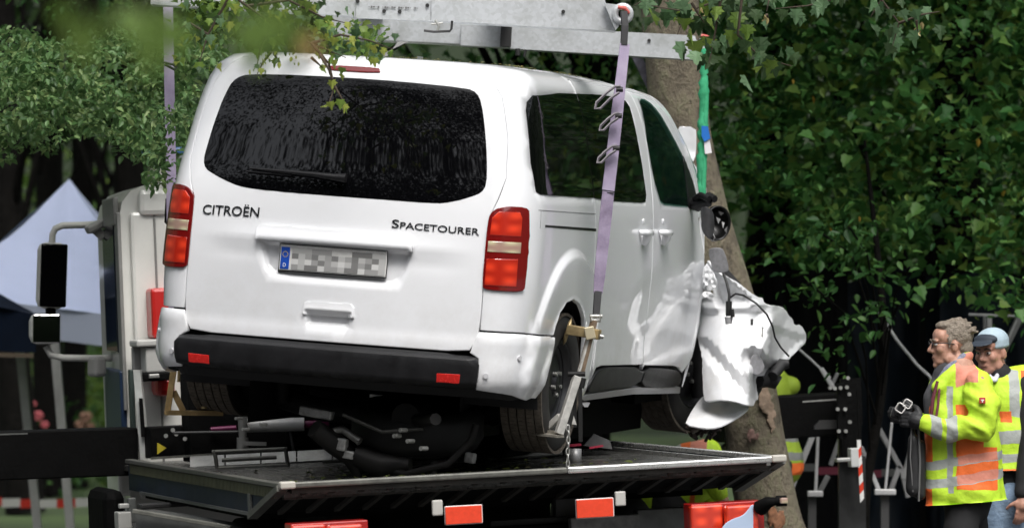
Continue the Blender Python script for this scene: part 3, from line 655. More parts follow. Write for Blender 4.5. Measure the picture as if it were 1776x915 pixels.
b = MB(); b.tube([w_(1255, 474, 23.5), w_(1261, 492, 23.48), w_(1265, 510, 23.45), w_(1264, 528, 23.45)], .008, 7); b.tube([w_(1264, 522, 23.45), w_(1264, 548, 23.45)], .017, 8); b.tube([w_(1269, 536, 23.43), w_(1271, 550, 23.43)], .012, 8)
b.tube([w_(1266, 516, 23.45), w_(1276, 509, 23.42), w_(1290, 512, 23.4), w_(1312, 526, 23.35), w_(1330, 545, 23.35), w_(1340, 566, 23.38), w_(1344, 585, 23.4), w_(1354, 602, 23.45), w_(1368, 617, 23.5)], .0055, 6)
b.build('mirror_cable', mat('cable_black', (.008, .008, .008), .5), mm, True)
b = MB(); b.tube([w_(1264, 549, 23.45), w_(1264, 562, 23.45)], [.024, .018], 10); b.build('cable_plug', mat('plug_grey', (.35, .35, .36), .45), mm, True)
b = MB(); b.box(w_(1304, 558, 23.3), (.014, .01, .034), bev=.003); b.build('clip', mat('clip_black', (.04, .04, .04), .5), fender, True)
# windscreen, cowl and engine bay behind the torn sheets
a_ = surf(np.array([3.65, 3.925, 4.105, 4.29, 4.30]), np.array([1.60, 1.475, 1.377, 1.235, 1.0]))
vs = []; nn = 8
for p in a_:
    for k in range(nn + 1):
        t = k / nn * 2 - 1; vs.append((p[0] * -t, p[1] + .28 * (1 - t * t), p[2] + .03 * (1 - t * t)))
b = MB(); b.add(vs, [(i * (nn + 1) + k, i * (nn + 1) + k + 1, (i + 1) * (nn + 1) + k + 1, (i + 1) * (nn + 1) + k) for i in range(4) for k in range(nn)], True); b.build('windscreen', DG, van)
b = MB(); b.box((-.05, 4.35, .70), (1.35, .7, .55), bev=.05); b.box((.3, 4.3, .35), (.8, .6, .3), bev=.05); b.tube([(.2, 4.6, .5), (.7, 4.5, .42), (.85, 4.3, .3)], .05, 8)
b.build('engine', mat('engine_dark', (.012, .012, .012), .6, .3, var=.5, vscale=9, bump=.3, bscale=25), van)
b = MB()
for k in range(26):
    p = at(1190 + rnd.uniform(0, 55), 742 + rnd.uniform(-6, 14), 24.0 + rnd.uniform(-.1, .1)); q = p + Vector([rnd.uniform(-.05, .05) for _ in range(3)]); b.tube([p, q], rnd.uniform(.004, .012), 5)
o = b.build('torn_debris', mat('debris', (.07, .05, .045), .6, var=.6), van, True); o['kind'] = 'stuff'
# ================================================================== RECOVERY TRUCK
TM = Matrix.Translation((.1156, 20.5632, 1.0523)) @ vrot(-.2964, .0026, -.0420)
truck = thing('recovery_truck', 'flatbed recovery truck with a white cab and navy side boards under the lifted van', 'truck', TM)
NAVY = mat('navy_board', (.012, .019, .032), .5, 0, 0, .25, var=.35, vscale=6); RAIL = mat('rail_metal', (.13, .13, .115), .45, .4, var=.3, vscale=20)
BRIGHT = mat('bright_rail', (.75, .75, .73), .28, .8, var=.12, vscale=15); BLK = mat('black_chassis', (.002, .002, .002), .7, 0, 0, .10, var=.5, vscale=7, bump=.15, bscale=40)
DECK = mat('wet_deck', (.075, .075, .070), .26, .2, var=.6, vscale=5, bump=.35, bscale=60); GREY = mat('grey_locker', (.10, .105, .10), .45, .2, var=.3, vscale=9)
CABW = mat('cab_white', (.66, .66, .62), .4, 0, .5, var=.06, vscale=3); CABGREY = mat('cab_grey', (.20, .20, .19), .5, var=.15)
STRIP = mat('ribbed_strip', (.075, .078, .045), .5, var=.3, vscale=10)
HW = 1.2425
b = MB(); b.box((0, 2.35, -.055), (2 * HW - .06, 4.5, .03)); deck = b.build('deck', DECK, truck)
for s in (-1, 1):
    X = s * HW; L = 3.48 if s < 0 else 3.9
    b = MB(); b.prism([(X, .03, -.02), (X, L, -.02), (X, L, -.165), (X, .62, -.175)], (-s * .025, 0, 0)); sb = b.build('side_board', NAVY, truck)
    b = MB(); b.bar((X - s * .005, .02, -.008), (X - s * .005, L, -.008), .045, .022, bev=.004); b.build('top_rail', RAIL if s < 0 else BRIGHT, sb)
    if s > 0: b = MB(); b.bar((X - .06, .02, -.03), (X - .06, L, -.03), .02, .018); b.build('inner_rail', BRIGHT, sb)
    b = MB()
    for k in range(110):
        y = .14 + k * (L - .2) / 110; b.box((X + s * .004, y, -.047), (.012, (L - .2) / 110 * .62, .05))
    o = b.build('ribbed_strip', STRIP, sb); o['kind'] = 'stuff'
    b = MB(); b.box((X + s * .006, .64, -.12), (.014, .05, .10), bev=.003); b.build('side_tab', GREY, sb)
    b = MB(); b.box((X + s * .004, 1.9, -.168), (.02, 2.5, .015)); b.build('bottom_trim', GREY, sb)
    b = MB(); b.bar((X, .015, -.02), (X, .63, -.178), .05, .03); b.build('ramp_edge', RAIL, truck)
    b = MB(); b.box((X - s * .02, -.01, -.006), (.075, .045, .035), bev=.008); b.build('corner_cap', mat('cap_white', (.45, .43, .38), .5), truck)
b = MB(); b.bar((-HW + .05, -.005, -.008), (.15, -.005, -.008), .03, .03, bev=.008); b.build('tail_rail', RAIL, truck)
b = MB(); b.bar((.15, -.005, -.008), (HW - .05, -.005, -.008), .032, .032, bev=.008); b.build('tail_rail', BRIGHT, truck)
b = MB(); b.prism([(-HW + .03, 0, -.02), (-HW + .03, .62, -.17), (-HW + .03, .62, -.15), (-HW + .03, 0, -.0)], (2 * HW - .06, 0, 0)); b.build('ramp_plate', BLK, truck)
RIB = mat('ramp_rib', (.055, .052, .045), .5, .3, var=.4, vscale=12)
for k in range(17):
    x = -HW + .12 + k * (2 * HW - .24) / 16; b = MB(); b.bar((x, .03, -.034), (x, .56, -.165), .025, .02); b.build('ramp_rib', RIB, truck)
for y in (.05, .20): b = MB(); b.bar((-HW + .05, y, -.026 - y * .242), (HW - .05, y, -.026 - y * .242), .05, .022); b.build('ramp_beam', RIB, truck)
b = MB(); b.box((0, 3.2, -.25), (1.0, 3.6, .22)); 
for x in (-.42, .42): b.box((x, 3.2, -.42), (.09, 4.6, .22))
b.box((0, 1.5, -.40), (2.1, .12, .10)); b.box((0, 2.2, -.19), (2.3, 2.6, .05)); b.build('chassis', BLK, truck)
tw = lambda *p: at(*p)
def tbox(name, x0, y0, x1, y1, d, dep, m, parent=truck, bev=.006):
    """a box facing the camera side of the truck, spanning the given directions at distance d"""
    p, q = at(x0, y0, d), at(x1, y1, d); b = MB(); c = (p + q) / 2; b.box(c, (abs(q.x - p.x), dep, abs(q.z - p.z)), Matrix.Rotation(.2964, 3, 'Z') @ Matrix.Rotation(-.042, 3, 'Y'), bev)
    return b.build(name, m, parent, True)
# lamps and reflectors on the rear crossbar
TLRED = lens('truck_red_lens', (.78, .045, .018), .15)
tbox('crossbar', 440, 915, 1190, 950, 21.3, .10, BLK)
def lamp(x0, y0, x1, y1, d):
    h = tbox('tail_light', x0, y0, x1, y1, d + .08, .12, mat('lamp_housing', (.35, .012, .01), .3, 0, .6))
    n = 2
    for k in range(n):
        a = x0 + 5 + (x1 - x0 - 10) * k / n; c = x0 + 5 + (x1 - x0 - 10) * (k + 1) / n; tbox('lamp_lens', a, y0 + 5, c - 2, y1 - 5, d, .05, TLRED, h, .012)
    return h
lamp(498, 903, 636, 955, 20.12); rl = lamp(1189, 869, 1322, 935, 20.75)
def st_d(x, y): return 20.68 + (x - 1255) * .0012
sheet('lamp_sticker', [(1250, 918), (1258, 906), (1272, 898), (1288, 893), (1298, 882), (1304, 873), (1310, 876), (1308, 888), (1313, 896), (1310, 920)], st_d, mat('sticker_blue', (.42, .52, .68), .4), rl, 5, .002)
rl2 = MB(); rl2.tube([tw(1318, 880, 20.75), tw(1332, 870, 20.7), tw(1345, 868, 20.7)], [.04, .03, .02], 8); rl2.tube([tw(1345, 868, 20.7), tw(1364, 867, 20.7)], .026, 8); rl2.build('marker_arm', BLK, truck, True)
tbox('marker_lens', 1352, 862, 1366, 872, 20.62, .02, CLEAR)
FR = mat('reflector_border', (.75, .7, .68), .4)
for x0, y0, x1, y1, d in ((770, 875, 838, 908, 20.36), (997, 863, 1066, 897, 20.55)):
    f = tbox('rear_reflector', x0, y0, x1, y1, d, .02, FR); tbox('reflector_face', x0 + 1.3, y0 + 1.3, x1 - 1.3, y1 - 1.3, d - .012, .012, mat('orange_red_reflector', (.74, .055, .018), .35, 0, .4, var=.1, vscale=50), f, .002)
for x0, y0, x1, y1, d in ((749, 866, 768, 893, 20.36), (1066, 851, 1085, 876, 20.6)): tbox('white_reflector', x0, y0, x1, y1, d, .02, mat('white_refl', (.46, .45, .42), .4))
tbox('plate_carrier', 985, 893, 1112, 940, 21.4, .05, mat('plate_carrier_grey', (.16, .16, .155), .4, .4, var=.4, vscale=14)); tbox('plate_carrier', 1100, 880, 1188, 935, 21.5, .08, GREY)
tbox('plate_carrier', 845, 897, 985, 940, 21.45, .06, mat('mount_dark', (.05, .05, .05), .5, .3, var=.4))
tbox('mud_flap_bracket', 960, 862, 1000, 895, 21.5, .06, mat('mount_dark', (.05, .05, .05)))
# locker and fittings under the left side
b = MB(); b.prism([at(236, 886, 21.6), at(300, 895, 21.5), at(400, 913, 21.35), at(437, 921, 21.3), at(437, 985, 21.3), at(236, 985, 21.6)], (.06, .28, 0)); lk = b.build('tool_locker', GREY, truck, True)
b = MB(); b.bar(at(232, 885, 21.55), at(402, 914, 21.3), .03, .022, bev=.004); b.build('locker_lid', mat('locker_edge', (.15, .15, .13), .5, .2, var=.3), lk, True)
tbox('work_lamp', 202, 886, 226, 915, 21.9, .1, mat('lamp_grey', (.32, .32, .30), .4)); tbox('lamp_bracket', 222, 862, 236, 905, 22.0, .05, GREY); tbox('lamp_bracket', 206, 872, 224, 880, 21.9, .04, mat('fitting_pale', (.4, .4, .38), .4, .3))
tbox('under_rail', 240, 868, 420, 876, 22.6, .1, mat('mount_dark', (.05, .05, .05))); tbox('mudguard', 166, 845, 204, 940, 23.5, .5, BLK, truck, .08)
# frames, ledge and hydraulics on the deck
def frame(px, d, r, name='deck_frame', m=RAIL):
    b = MB()
    for L in px: b.tube([at(x, y, d) for x, y in L], r, 8)
    return b.build(name, m, truck, True)
frame([[(368, 783), (498, 778)], [(372, 780), (377, 811)], [(495, 775), (500, 807)], [(377, 811), (500, 806)], [(385, 797), (480, 792)]], 22.9, .011)
frame([[(843, 766), (885, 761)], [(843, 763), (851, 795)], [(851, 795), (915, 789)], [(856, 781), (890, 777)]], 22.6, .010, m=STEEL)
frame([[(915, 789), (975, 783)], [(970, 785), (970, 774)]], 22.6, .014, m=STEEL)
for k in range(9):
    x0 = 330 + k * 62; x1 = x0 + 59; y = lambda x: 796 - (x - 330) * .052
    b = MB(); b.prism([at(x0, y(x0) - 5, 23.3), at(x1, y(x1) - 5, 23.3), at(x1, y(x1) + 13, 23.2), at(x0, y(x0) + 13, 23.2)], (0, .04, 0)); b.build('deck_ledge', mat('ledge_grey', (.34, .34, .33), .4, .4, var=.35, vscale=12), truck, True)
b = MB(); b.bar(at(262, 794, 23.5), at(372, 787, 23.5), .02, .012); b.build('front_rail', RAIL, truck, True)
b = MB(); b.bar(at(690, 775, 23.5), at(870, 763, 23.5), .03, .02); b.build('front_rail', RAIL, truck, True)
b = MB(); b.tube([at(428, 737, 23.45), at(528, 735, 23.45)], .037, 16); cy = b.build('hydraulic_cylinder', mat('cylinder_grey', (.42, .42, .41), .4, .1, var=.15), truck, True)
b = MB(); b.tube([at(528, 735, 23.45), at(560, 735, 23.45)], .020, 10); b.tube([at(562, 735, 23.42) + Vector((0, -.03, 0)), at(562, 735, 23.42) + Vector((0, .03, 0))], .028, 14); b.build('piston_rod', mat('purple_rod', (.13, .010, .06), .4, .1), cy, True)
b = MB(); b.tube([at(421, 722, 23.4), at(421, 760, 23.4)], [.028, .02], 10); b.tube([at(421, 758, 23.4), at(421, 778, 23.4)], .032, 10); b.bar(at(421, 768, 23.35), at(462, 769, 23.35), .015, .02); b.build('lever', mat('lever_grey', (.22, .22, .21), .4, .4), cy, True)
b = MB(); b.tube([at(366, 744, 23.5), at(410, 741, 23.5)], .014, 8); b.build('piston_rod', mat('purple_rod', (.13, .01, .06)), cy, True)
b = MB(); b.tube([at(800, 755, 23.2), at(842, 724, 23.2)], [.05, .03], 12); b.build('hydraulic_cylinder', mat('cylinder_grey', (.4, .4, .4)), truck, True)
b = MB(); b.bar(at(858, 722, 23.1), at(861, 772, 23.1), .05, .03); b.build('fork', STEEL, truck, True)
frame([[(504, 748), (510, 785)], [(300, 750), (420, 748)]], 23.45, .008, 'hose', mat('hose_dark', (.03, .03, .03), .5))
tbox('control_block', 338, 736, 349, 763, 23.55, .05, mat('dial_pale', (.45, .45, .42), .4)); 
b = MB(); b.prism([at(273, 767, 23.55), at(289, 776, 23.55), at(273, 787, 23.55)], (0, .01, 0)); b.build('warning_triangle', mat('warning_yellow', (.45, .36, .02), .5), truck, True)
tbox('valve_block', 255, 738, 330, 792, 23.72, .2, BLK); tbox('dark_filler_box', 318, 640, 640, 792, 23.74, .2, BLK); tbox('winch', 500, 700, 600, 770, 23.6, .2, BLK, truck, .03); tbox('headboard', 600, 690, 1010, 785, 24.0, .1, BLK)  # the widest black box is added to darken the area before the pale cab
for x, y in ((300, 745), (306, 752), (321, 760), (288, 755)): b = MB(); b.tube([at(x, y, 23.56), at(x, y, 23.52)], .012, 8); b.build('bolt', STEEL, truck, True)
b = MB(); b.prism([at(231, 641, 23.75), at(243, 641, 23.75), at(258, 794, 23.75), at(244, 795, 23.75)], (.005, .05, 0)); po = b.build('stake_post', mat('post_pale', (.48, .49, .47), .4, .2, var=.2), truck, True)
b = MB(); b.prism([at(241, 690, 23.72), at(247, 690, 23.72), at(252, 757, 23.72), at(245, 757, 23.72)], (0, .03, 0)); b.build('post_slot', BLK, po, True)
tbox('stake_post', 226, 640, 234, 790, 23.9, .05, mat('post_green', (.03, .045, .04), .5)); tbox('post_foot', 229, 751, 241, 781, 23.85, .05, mat('foot_grey', (.25, .25, .25), .4))
RSTR = mat('red_lashing', (.35, .02, .05), .7)
b = MB(); b.bar(at(985, 772, 22.4), at(1008, 770, 22.4), .04, .012); b.bar(at(1022, 776, 22.4), at(1046, 772, 22.4), .03, .010); b.build('lashing_strap', RSTR, truck, True)['kind'] = 'stuff'
b = MB(); b.lathe([(0, -.04), (.034, -.04), (.034, .04), (0, .042)], 18, Matrix.Translation(at(997, 791, 22.0))); b.build('tin', mat('tin_grey', (.25, .25, .25), .4, .4), truck, True)
b = MB(); b.prism([at(1012, 772, 22.7), at(1030, 752, 22.7), at(1058, 764, 22.7), at(1062, 778, 22.7)], (0, .12, 0)); b.build('wheel_chock', mat('chock_grey', (.10, .10, .10), .6, var=.3), truck, True)
frame([[(560, 800), (640, 795)], [(640, 781), (644, 800)], [(700, 797), (838, 786)]], 22.9, .010)
# outriggers
b = MB(); b.bar(at(-150, 794, 23.55), at(229, 781, 23.95), .30, .262, bev=.008); ol = b.build('outrigger_beam', BLK, truck, True)
b = MB(); b.bar(at(-40, 754, 23.3), at(48, 751, 23.4), .01, .008); b.build('edge_line', GREY, ol, True)
b = MB(); b.bar(at(-140, 700, 23.5), at(-140, 1290, 23.5), .16); b.lathe([(0, 0), (.2, 0), (.2, .05), (0, .06)], 20, Matrix.Translation((at(-140, 1300, 23.5).x, 23.5, .0))); b.build('outrigger_leg', BLK, ol, True)
b = MB(); b.bar(at(1240, 729, 25.85), at(1462, 716, 26.15), .26, .255, bev=.008); orr = b.build('outrigger_beam', BLK, truck, True)
b = MB(); b.bar(at(1392, 696, 25.75), at(1452, 692, 25.80), .006, .008); b.build('edge_line', STEEL, orr, True)
b = MB(); b.prism([at(1412, 738, 25.75), at(1422, 728, 25.75), at(1460, 728, 25.75), at(1460, 742, 25.75), at(1412, 744, 25.75)], (0, .04, 0)); b.build('beam_cover', mat('cover_dark', (.03, .03, .03), .4), orr, True)
b = MB(); b.bar(at(1458, 664, 25.70), at(1460, 760, 25.70), .08, .05); b.bar(at(1474, 656, 25.85), at(1476, 800, 25.85), .10, .12); b.bar(at(1487, 655, 25.95), at(1490, 735, 25.95), .03, .04); b.build('leg_carrier', BLK, orr, True)
b = MB(); b.bar(at(1468, 740, 25.90), at(1470, 1290, 25.90), .10); b.bar(at(1488, 790, 25.95), at(1492, 1290, 25.95), .08); b.lathe([(0, 0), (.2, 0), (.2, .05), (0, .06)], 20, Matrix.Translation((at(1475, 1290, 25.95).x, 25.95, .0))); b.build('outrigger_leg', mat('leg_dark', (.025, .026, .026), .45, .3, var=.4), orr, True)
for x, y in ((1458, 672), (1469, 671), (1453, 709), (1466, 709), (1455, 747), (1467, 747), (1471, 655), (1473, 683), (1474, 731), (1440, 672), (1448, 673)):
    b = MB(); p = at(x, y, 25.63); b.tube([p, p + Vector((0, .03, 0))], .012, 6); b.build('bolt', ALU, orr, True)
tbox('leg_box', 1472, 776, 1487, 809, 25.70, .06, mat('box_pale', (.46, .47, .46), .4), orr); tbox('leg_bracket', 1448, 793, 1474, 800, 25.65, .05, STEEL, orr)
b = MB(); b.tube([at(1486, 678, 25.75), at(1490, 765, 25.75)], .004, 6); b.build('flag_rod', BLK, orr, True)
n = 7
for k in range(n):
    y0, y1 = 762 + k * 15, 762 + (k + 1) * 15; b = MB(); x = lambda y: 1489 + (y - 762) * .055
    b.prism([at(x(y0) - 3, y0 + (4 if k else 0), 25.70), at(x(y0) + 3.5, y0 - (4 if k else 0), 25.70), at(x(y1) + 3.5, y1 - 4, 25.70), at(x(y1) - 3, y1 + 4, 25.70)], (0, .02, 0))
    b.build('hazard_band', mat('hazard_white', (.65, .65, .63), .4) if k % 2 == 0 else mat('hazard_red', (.55, .04, .015), .4), orr, True)
# cab
CM = TM @ Matrix.Translation((-1.13, 3.98, 0)) @ Matrix.Rotation(-.125, 4, 'Z')      # rear left cab corner, x to the right, y forward
I_ = TM.inverted() @ CM
cb = lambda x, y, z: I_ @ Vector((x, y, z))
def cbox(name, c, d, m, parent, bev=.01):
    b = MB(); b.box((0, 0, 0), d, None, bev); b.v = [tuple(I_ @ (Vector(v) + Vector(c))) for v in b.v]; return b.build(name, m, parent)
b = MB(); prf = [(0, -.55), (0, 1.33), (.02, 1.41), (.07, 1.47), (.16, 1.50)]; W_ = 2.15
sec = prf + [(W_ - x, z) for x, z in prf[::-1]]
b.prism([(x, .04, z) for x, z in sec], (0, 1.62, 0)); b.v = [tuple(I_ @ Vector(v)) for v in b.v]; cab = b.build('cab', CABW, truck)
cbox('cab_rear_panel', (1.08, .02, .55), (2.05, .05, 1.6), CABW, cab, .02); 
cbox('recess_panel', (.98, -.010, .72), (1.36, .02, 1.05), CABW, cab, .02); cbox('rear_groove', (.19, -.008, .6), (.012, .01, 1.5), CABGREY, cab, .002)
cbox('roof_fairing', (1.08, .35, 1.47), (1.7, .55, .12), mat('fairing_white', (.6, .6, .57), .4, var=.1), cab, .05); cbox('roof_edge', (1.08, .0, 1.40), (1.95, .07, .15), CABW, cab, .03)
cbox('cab_side_top', (-.012, .50, 1.36), (.03, .80, .16), CABGREY, cab, .01)  # dark grey band along the top of the cab side
cbox('door_window', (-.014, .62, .93), (.02, .78, .72), mat('cab_glass', (.008, .012, .02), .05, 0, 0, .6), cab, .004); cbox('cab_lower', (-.008, .60, .26), (.05, 1.1, .42), mat('cab_navy', (.010, .025, .06), .4), cab, .01); cbox('cab_side', (-.006, .12, .80), (.02, .22, 1.1), CABGREY, cab, .005)
cbox('cab_step', (.02, .3, -.16), (.16, .4, .14), CABW, cab, .02); cbox('cab_base', (1.08, .8, -.70), (2.0, 1.5, .5), BLK, cab, .02)
red = mat('extinguisher_red', (.45, .015, .012), .35, 0, .4, var=.1)
tbox('extinguisher_box', 258, 499, 300, 586, 24.0, .16, red, truck, .02); tbox('extinguisher_box', 266, 652, 300, 686, 24.0, .16, red, truck, .03)
tbox('side_box', 230, 588, 290, 600, 23.9, .2, mat('box_grey', (.42, .42, .40), .4, var=.1), truck, .01); bx_ = tbox('side_box', 247, 600, 290, 645, 23.92, .18, mat('box_grey', (.42, .42, .40)), truck, .01)
tbox('lamp_bar', 244, 645, 295, 660, 23.85, .1, BLK, truck, .01); tbox('number_lamp', 258, 648, 276, 655, 23.79, .03, STEEL, truck, .004); tbox('box_edge', 229, 600, 247, 642, 23.97, .05, mat('edge_grey', (.25, .25, .24), .4), truck, .01)
b = MB(); b.tube([at(291, 345, 23.9), at(289, 385, 23.85), at(298, 392, 23.85)], .014, 8); b.build('lamp_guard', BLK, truck, True)
b = MB(); b.bar(at(236, 262, 24.6), at(330, 262, 24.7), .10, .045, bev=.015); lbar = b.build('light_bar', mat('light_bar_blue', (.05, .16, .42), .2, 0, .8, var=.4, vscale=12), cab, True)
b = MB(); b.bar(at(240, 271, 24.58), at(330, 271, 24.68), .10, .02); b.build('bar_base', mat('bar_base_grey', (.30, .32, .34), .4), lbar, True)
b = MB(); b.lathe([(0, .055), (.035, .045), (.052, .02), (.058, -.02), (.06, -.055), (0, -.055)], 20, Matrix.Translation(at(272, 306, 24.4))); b.build('beacon', mat('beacon_pale', (.55, .52, .46), .3, 0, .5, var=.2, vscale=20), cab, True)
# cab mirrors
MG = mat('mirror_glass', (.002, .002, .0025), .05, 0, 0, .2); MA = mat('mirror_arm', (.50, .50, .47), .4, var=.1)
b = MB(); b.tube([at(214, 391, 25.0), at(178, 388, 24.95), at(145, 390, 24.9), at(108, 391, 24.85), at(96, 396, 24.85), at(91, 406, 24.85), at(90, 425, 24.85)],   .020, 10); am = b.build('mirror_arm', MA, cab, True); b = MB(); b.tube([at(213, 620, 25.0), at(160, 621, 24.9), at(110, 620, 24.85), at(88, 615, 24.85), at(80, 600, 24.85)], .020, 10)
am2 = b.build('mirror_arm', MA, cab, True)
b = MB(); b.bar(at(150, 400, 24.85), at(182, 384, 24.9), .07, .05, bev=.015); b.bar(at(165, 398, 24.9), at(180, 412, 24.9), .05, .05); b.build('arm_bracket', mat('bracket_grey', (.28, .28, .27), .4), am, True)
b = MB(); b.bar(at(158, 635, 24.85), at(178, 635, 24.9), .10, .12, bev=.02); b.build('arm_bracket', mat('bracket_grey', (.28, .28, .27)), am2, True)
def mirr(x0, y0, x1, y1, d, tilt=.0, name='side_mirror'):
    p, q = at(x0, y0, d), at(x1, y1, d); c = (p + q) / 2; w, h = q.x - p.x, p.z - q.z; R = Matrix.Rotation(.10, 3, 'Z') @ Matrix.Rotation(tilt, 3, 'Y')
    b = MB(); b.box(c + Vector((-.006, .07, 0)), (w, .15, h), R, .045); mb_ = b.build('side_mirror', MA, cab, True)
    b = MB(); b.box(c + Vector((.014, -.008, -.0)), (w * .88, .02, h * .95), R, .009); b.build('mirror_face', MG if h > .3 else mat('mirror_silver', (.55, .55, .55), .06, 1.), mb_, True)
mirr(63, 420, 115, 535, 24.8, .03); mirr(50, 543, 104, 597, 24.8, .0)
b = MB(); b.tube([at(88, 533, 24.85), at(88, 548, 24.85)], .03, 8); b.build('mirror_joint', BLK, am, True)
# wheels of the truck
for x in (-.95, .95):
    for y in (1.7, 4.6):
        b = MB(); b.lathe([(.15, -.13), (.36, -.14), (.40, -.11), (.40, .11), (.36, .14), (.15, .13), (.12, 0)], 32, Matrix.Translation((x, y, -.645)) @ Matrix.Rotation(PI / 2, 4, 'Y')); b.build('wheel', RUBBER, truck)
# ================================================================== LIFTING FRAME, STRAPS, WHEEL BRACKETS
def galv():
    m = mat('galvanised_steel', (.5, .52, .53), .42, .35); nt = m.node_tree; N = nt.nodes; b = N['Principled BSDF']
    tc = N.new('ShaderNodeTexCoord'); v = N.new('ShaderNodeTexVoronoi'); v.inputs['Scale'].default_value = 55; n = N.new('ShaderNodeTexNoise'); n.inputs['Scale'].default_value = 5; n.inputs['Detail'].default_value = 8
    r = N.new('ShaderNodeValToRGB'); r.color_ramp.elements[0].color = (.50, .52, .53, 1); r.color_ramp.elements[1].color = (.58, .60, .62, 1); r.color_ramp.elements[0].position = .2; r.color_ramp.elements[1].position = .8
    r2 = N.new('ShaderNodeValToRGB'); r2.color_ramp.elements[0].color = (.82, .82, .80, 1); r2.color_ramp.elements[1].color = (1, 1, 1, 1); r2.color_ramp.elements[0].position = .33; r2.color_ramp.elements[1].position = .5
    mx = N.new('ShaderNodeMix'); mx.data_type = 'RGBA'; mx.blend_type = 'MULTIPLY'; mx.inputs[0].default_value = 1
    nt.links.new(tc.outputs['Object'], v.inputs['Vector']); nt.links.new(tc.outputs['Object'], n.inputs['Vector']); nt.links.new(v.outputs['Color'], r.inputs['Fac']); nt.links.new(n.outputs['Fac'], r2.inputs['Fac'])
    nt.links.new(r.outputs[0], mx.inputs[6]); nt.links.new(r2.outputs[0], mx.inputs[7]); nt.links.new(mx.outputs[2], b.inputs['Base Color']); return m
GALV = galv(); PX = 21.7 / FPX
lf = thing('lifting_rig', 'galvanised steel lifting frame of two crossbeams hanging above the van roof', 'lifting frame', loc=at(700, 20, 22.5))
def lb(name, m=GALV, parent=lf):
    return lambda b: b.build(name, m, parent, True)
b = MB(); A0, A1 = at(262, -22, 21.7), at(1060, 24, 21.7); dirA = (A1 - A0).normalized(); upA = Vector((-dirA.z, 0, dirA.x))
hA = 29 * PX
b.prism([A0 + upA * hA, at(1046, 24, 21.7) + upA * hA * .98, A1 + dirA * .025 - upA * hA, A0 - upA * hA], (0, .15, 0)); lb('crossbeam')(b)
b = MB(); b.prism([at(617, -40, 21.69), at(746, -36, 21.69), at(746, 36, 21.69), at(617, 31, 21.69)], (0, .03, 0)); pl_ = lb('joint_plate')(b)
b = MB(); b.prism([at(748, -40, 21.69), at(769, -40, 21.69), at(771, 38, 21.69), at(748, 36, 21.69)], (0, .02, 0)); lb('joint_plate')(b)
HOLE = mat('bolt_dark', (.02, .02, .02), .5)
for x, y, d in ((620, 2, 21.68), (666, 19, 21.68), (693, 20, 21.68), (741, 9, 21.68), (977, 20, 21.69), (1126, 70, 24.19)):
    b = MB(); p = at(x, y, d); b.tube([p, p + Vector((0, .02, 0))], .0095, 12); lb('bolt_hole', HOLE)(b)
b = MB(); STAMP = mat('stamp_grey', (.12, .12, .12), .6)
for k in range(22):
    x = 640 + k * 4.0; 
    if k % 7 == 5: continue
    p = at(x, 11.5 + k * .12, 21.683); b.box(p, (.0055 + .003 * (k % 3), .003, .003 + .003 * ((k * 5) % 3)))
lb('stamped_marks', STAMP)(b)['kind'] = 'stuff'
b = MB(); p = at(1080, 24, 21.65); b.lathe([(.026, -.025), (.052, -.025), (.056, 0), (.052, .025), (.026, .025), (.022, 0), (.026, -.025)], 24, Matrix.Translation(p) @ Matrix.Rotation(PI / 2, 4, 'X')); b.prism([at(1048, 5, 21.64), at(1072, 8, 21.64), at(1074, 44, 21.64), at(1068, 52, 21.64)], (0, .05, 0)); lb('lug')(b)
b = MB(); b.tube([at(1072, 12, 21.6), at(1084, 14, 21.6), at(1090, 22, 21.62)], .010, 8); lb('shackle_pin', mat('pin_red', (.55, .12, .10), .4))(b)
b = MB(); b.bar(at(575, 46, 24.35), at(866, 60, 24.35), .16, 43 * 24.3 / FPX, bev=.004); lb('crossbeam')(b)
b = MB(); b.prism([at(884, 45, 24.2), at(1178, 60, 24.2), at(1206, 62, 24.2), at(1216, 104, 24.2), at(884, 84, 24.2)], (0, .13, 0)); b.bar(at(800, 62, 24.27), at(890, 66, 24.27), .13, .115); lb('extension_beam')(b)
b = MB(); b.bar(at(868, 63, 24.2), at(887, 64, 24.2), .10, .115); lb('beam_mouth', mat('mouth_dark', (.02, .02, .02), .7))(b)
b = MB(); b.box(at(1218, 82, 24.15), (.035, .05, .10), bev=.01); b.prism([at(1196, 62, 24.17), at(1222, 78, 24.17), at(1218, 105, 24.17), at(1212, 104, 24.17)], (0, .03, 0)); lb('lug')(b)
b = MB(); b.tube([at(1216, 62, 24.1), at(1224, 63, 24.1), at(1232, 66, 24.12)], .010, 8); lb('shackle_pin', mat('pin_red', (.55, .12, .10)))(b)
b = MB(); b.tube([at(735, 53, 21.6), at(752, 55, 21.6), at(780, 54, 21.6), at(783, 50, 21.6), at(784, 36, 21.6)], .0065, 8); lb('hook', HOLE)(b)
b = MB(); b.tube([at(755, 35, 21.62), at(762, 46, 21.62), at(758, 52, 21.62)], .008, 8); b.tube([at(748, 42, 21.62), at(768, 40, 21.62)], .006, 6); lb('hook_latch', STEEL)(b)
for x in (640, 860): b = MB(); b.bar(at(x, -20, 21.85), at(x + 5, 10, 24.3), .13, .13); lb('long_beam')(b)
b = MB(); b.prism([at(672, 96, 23.0), at(690, 72, 23.0), at(708, 72, 23.0), at(650, 100, 23.0)], (0, .05, 0)); lb('brace', mat('brace_grey', (.30, .30, .29), .5, .3))(b)
b = MB(); b.tube([at(898, 84, 24.1), at(898, 96, 24.1)], .014, 8); b.tube([at(912, 86, 24.1), at(909, 98, 24.1)], .008, 6); lb('hook', HOLE)(b)
for x, d in ((350, 21.8), (1000, 21.8), (640, 24.35), (1000, 24.3)):
    b = MB(); b.tube([at(x, -5, d), Vector((-.5, 23.0, 6.2))], .012, 6); lb('hoist_chain', STEEL)(b)

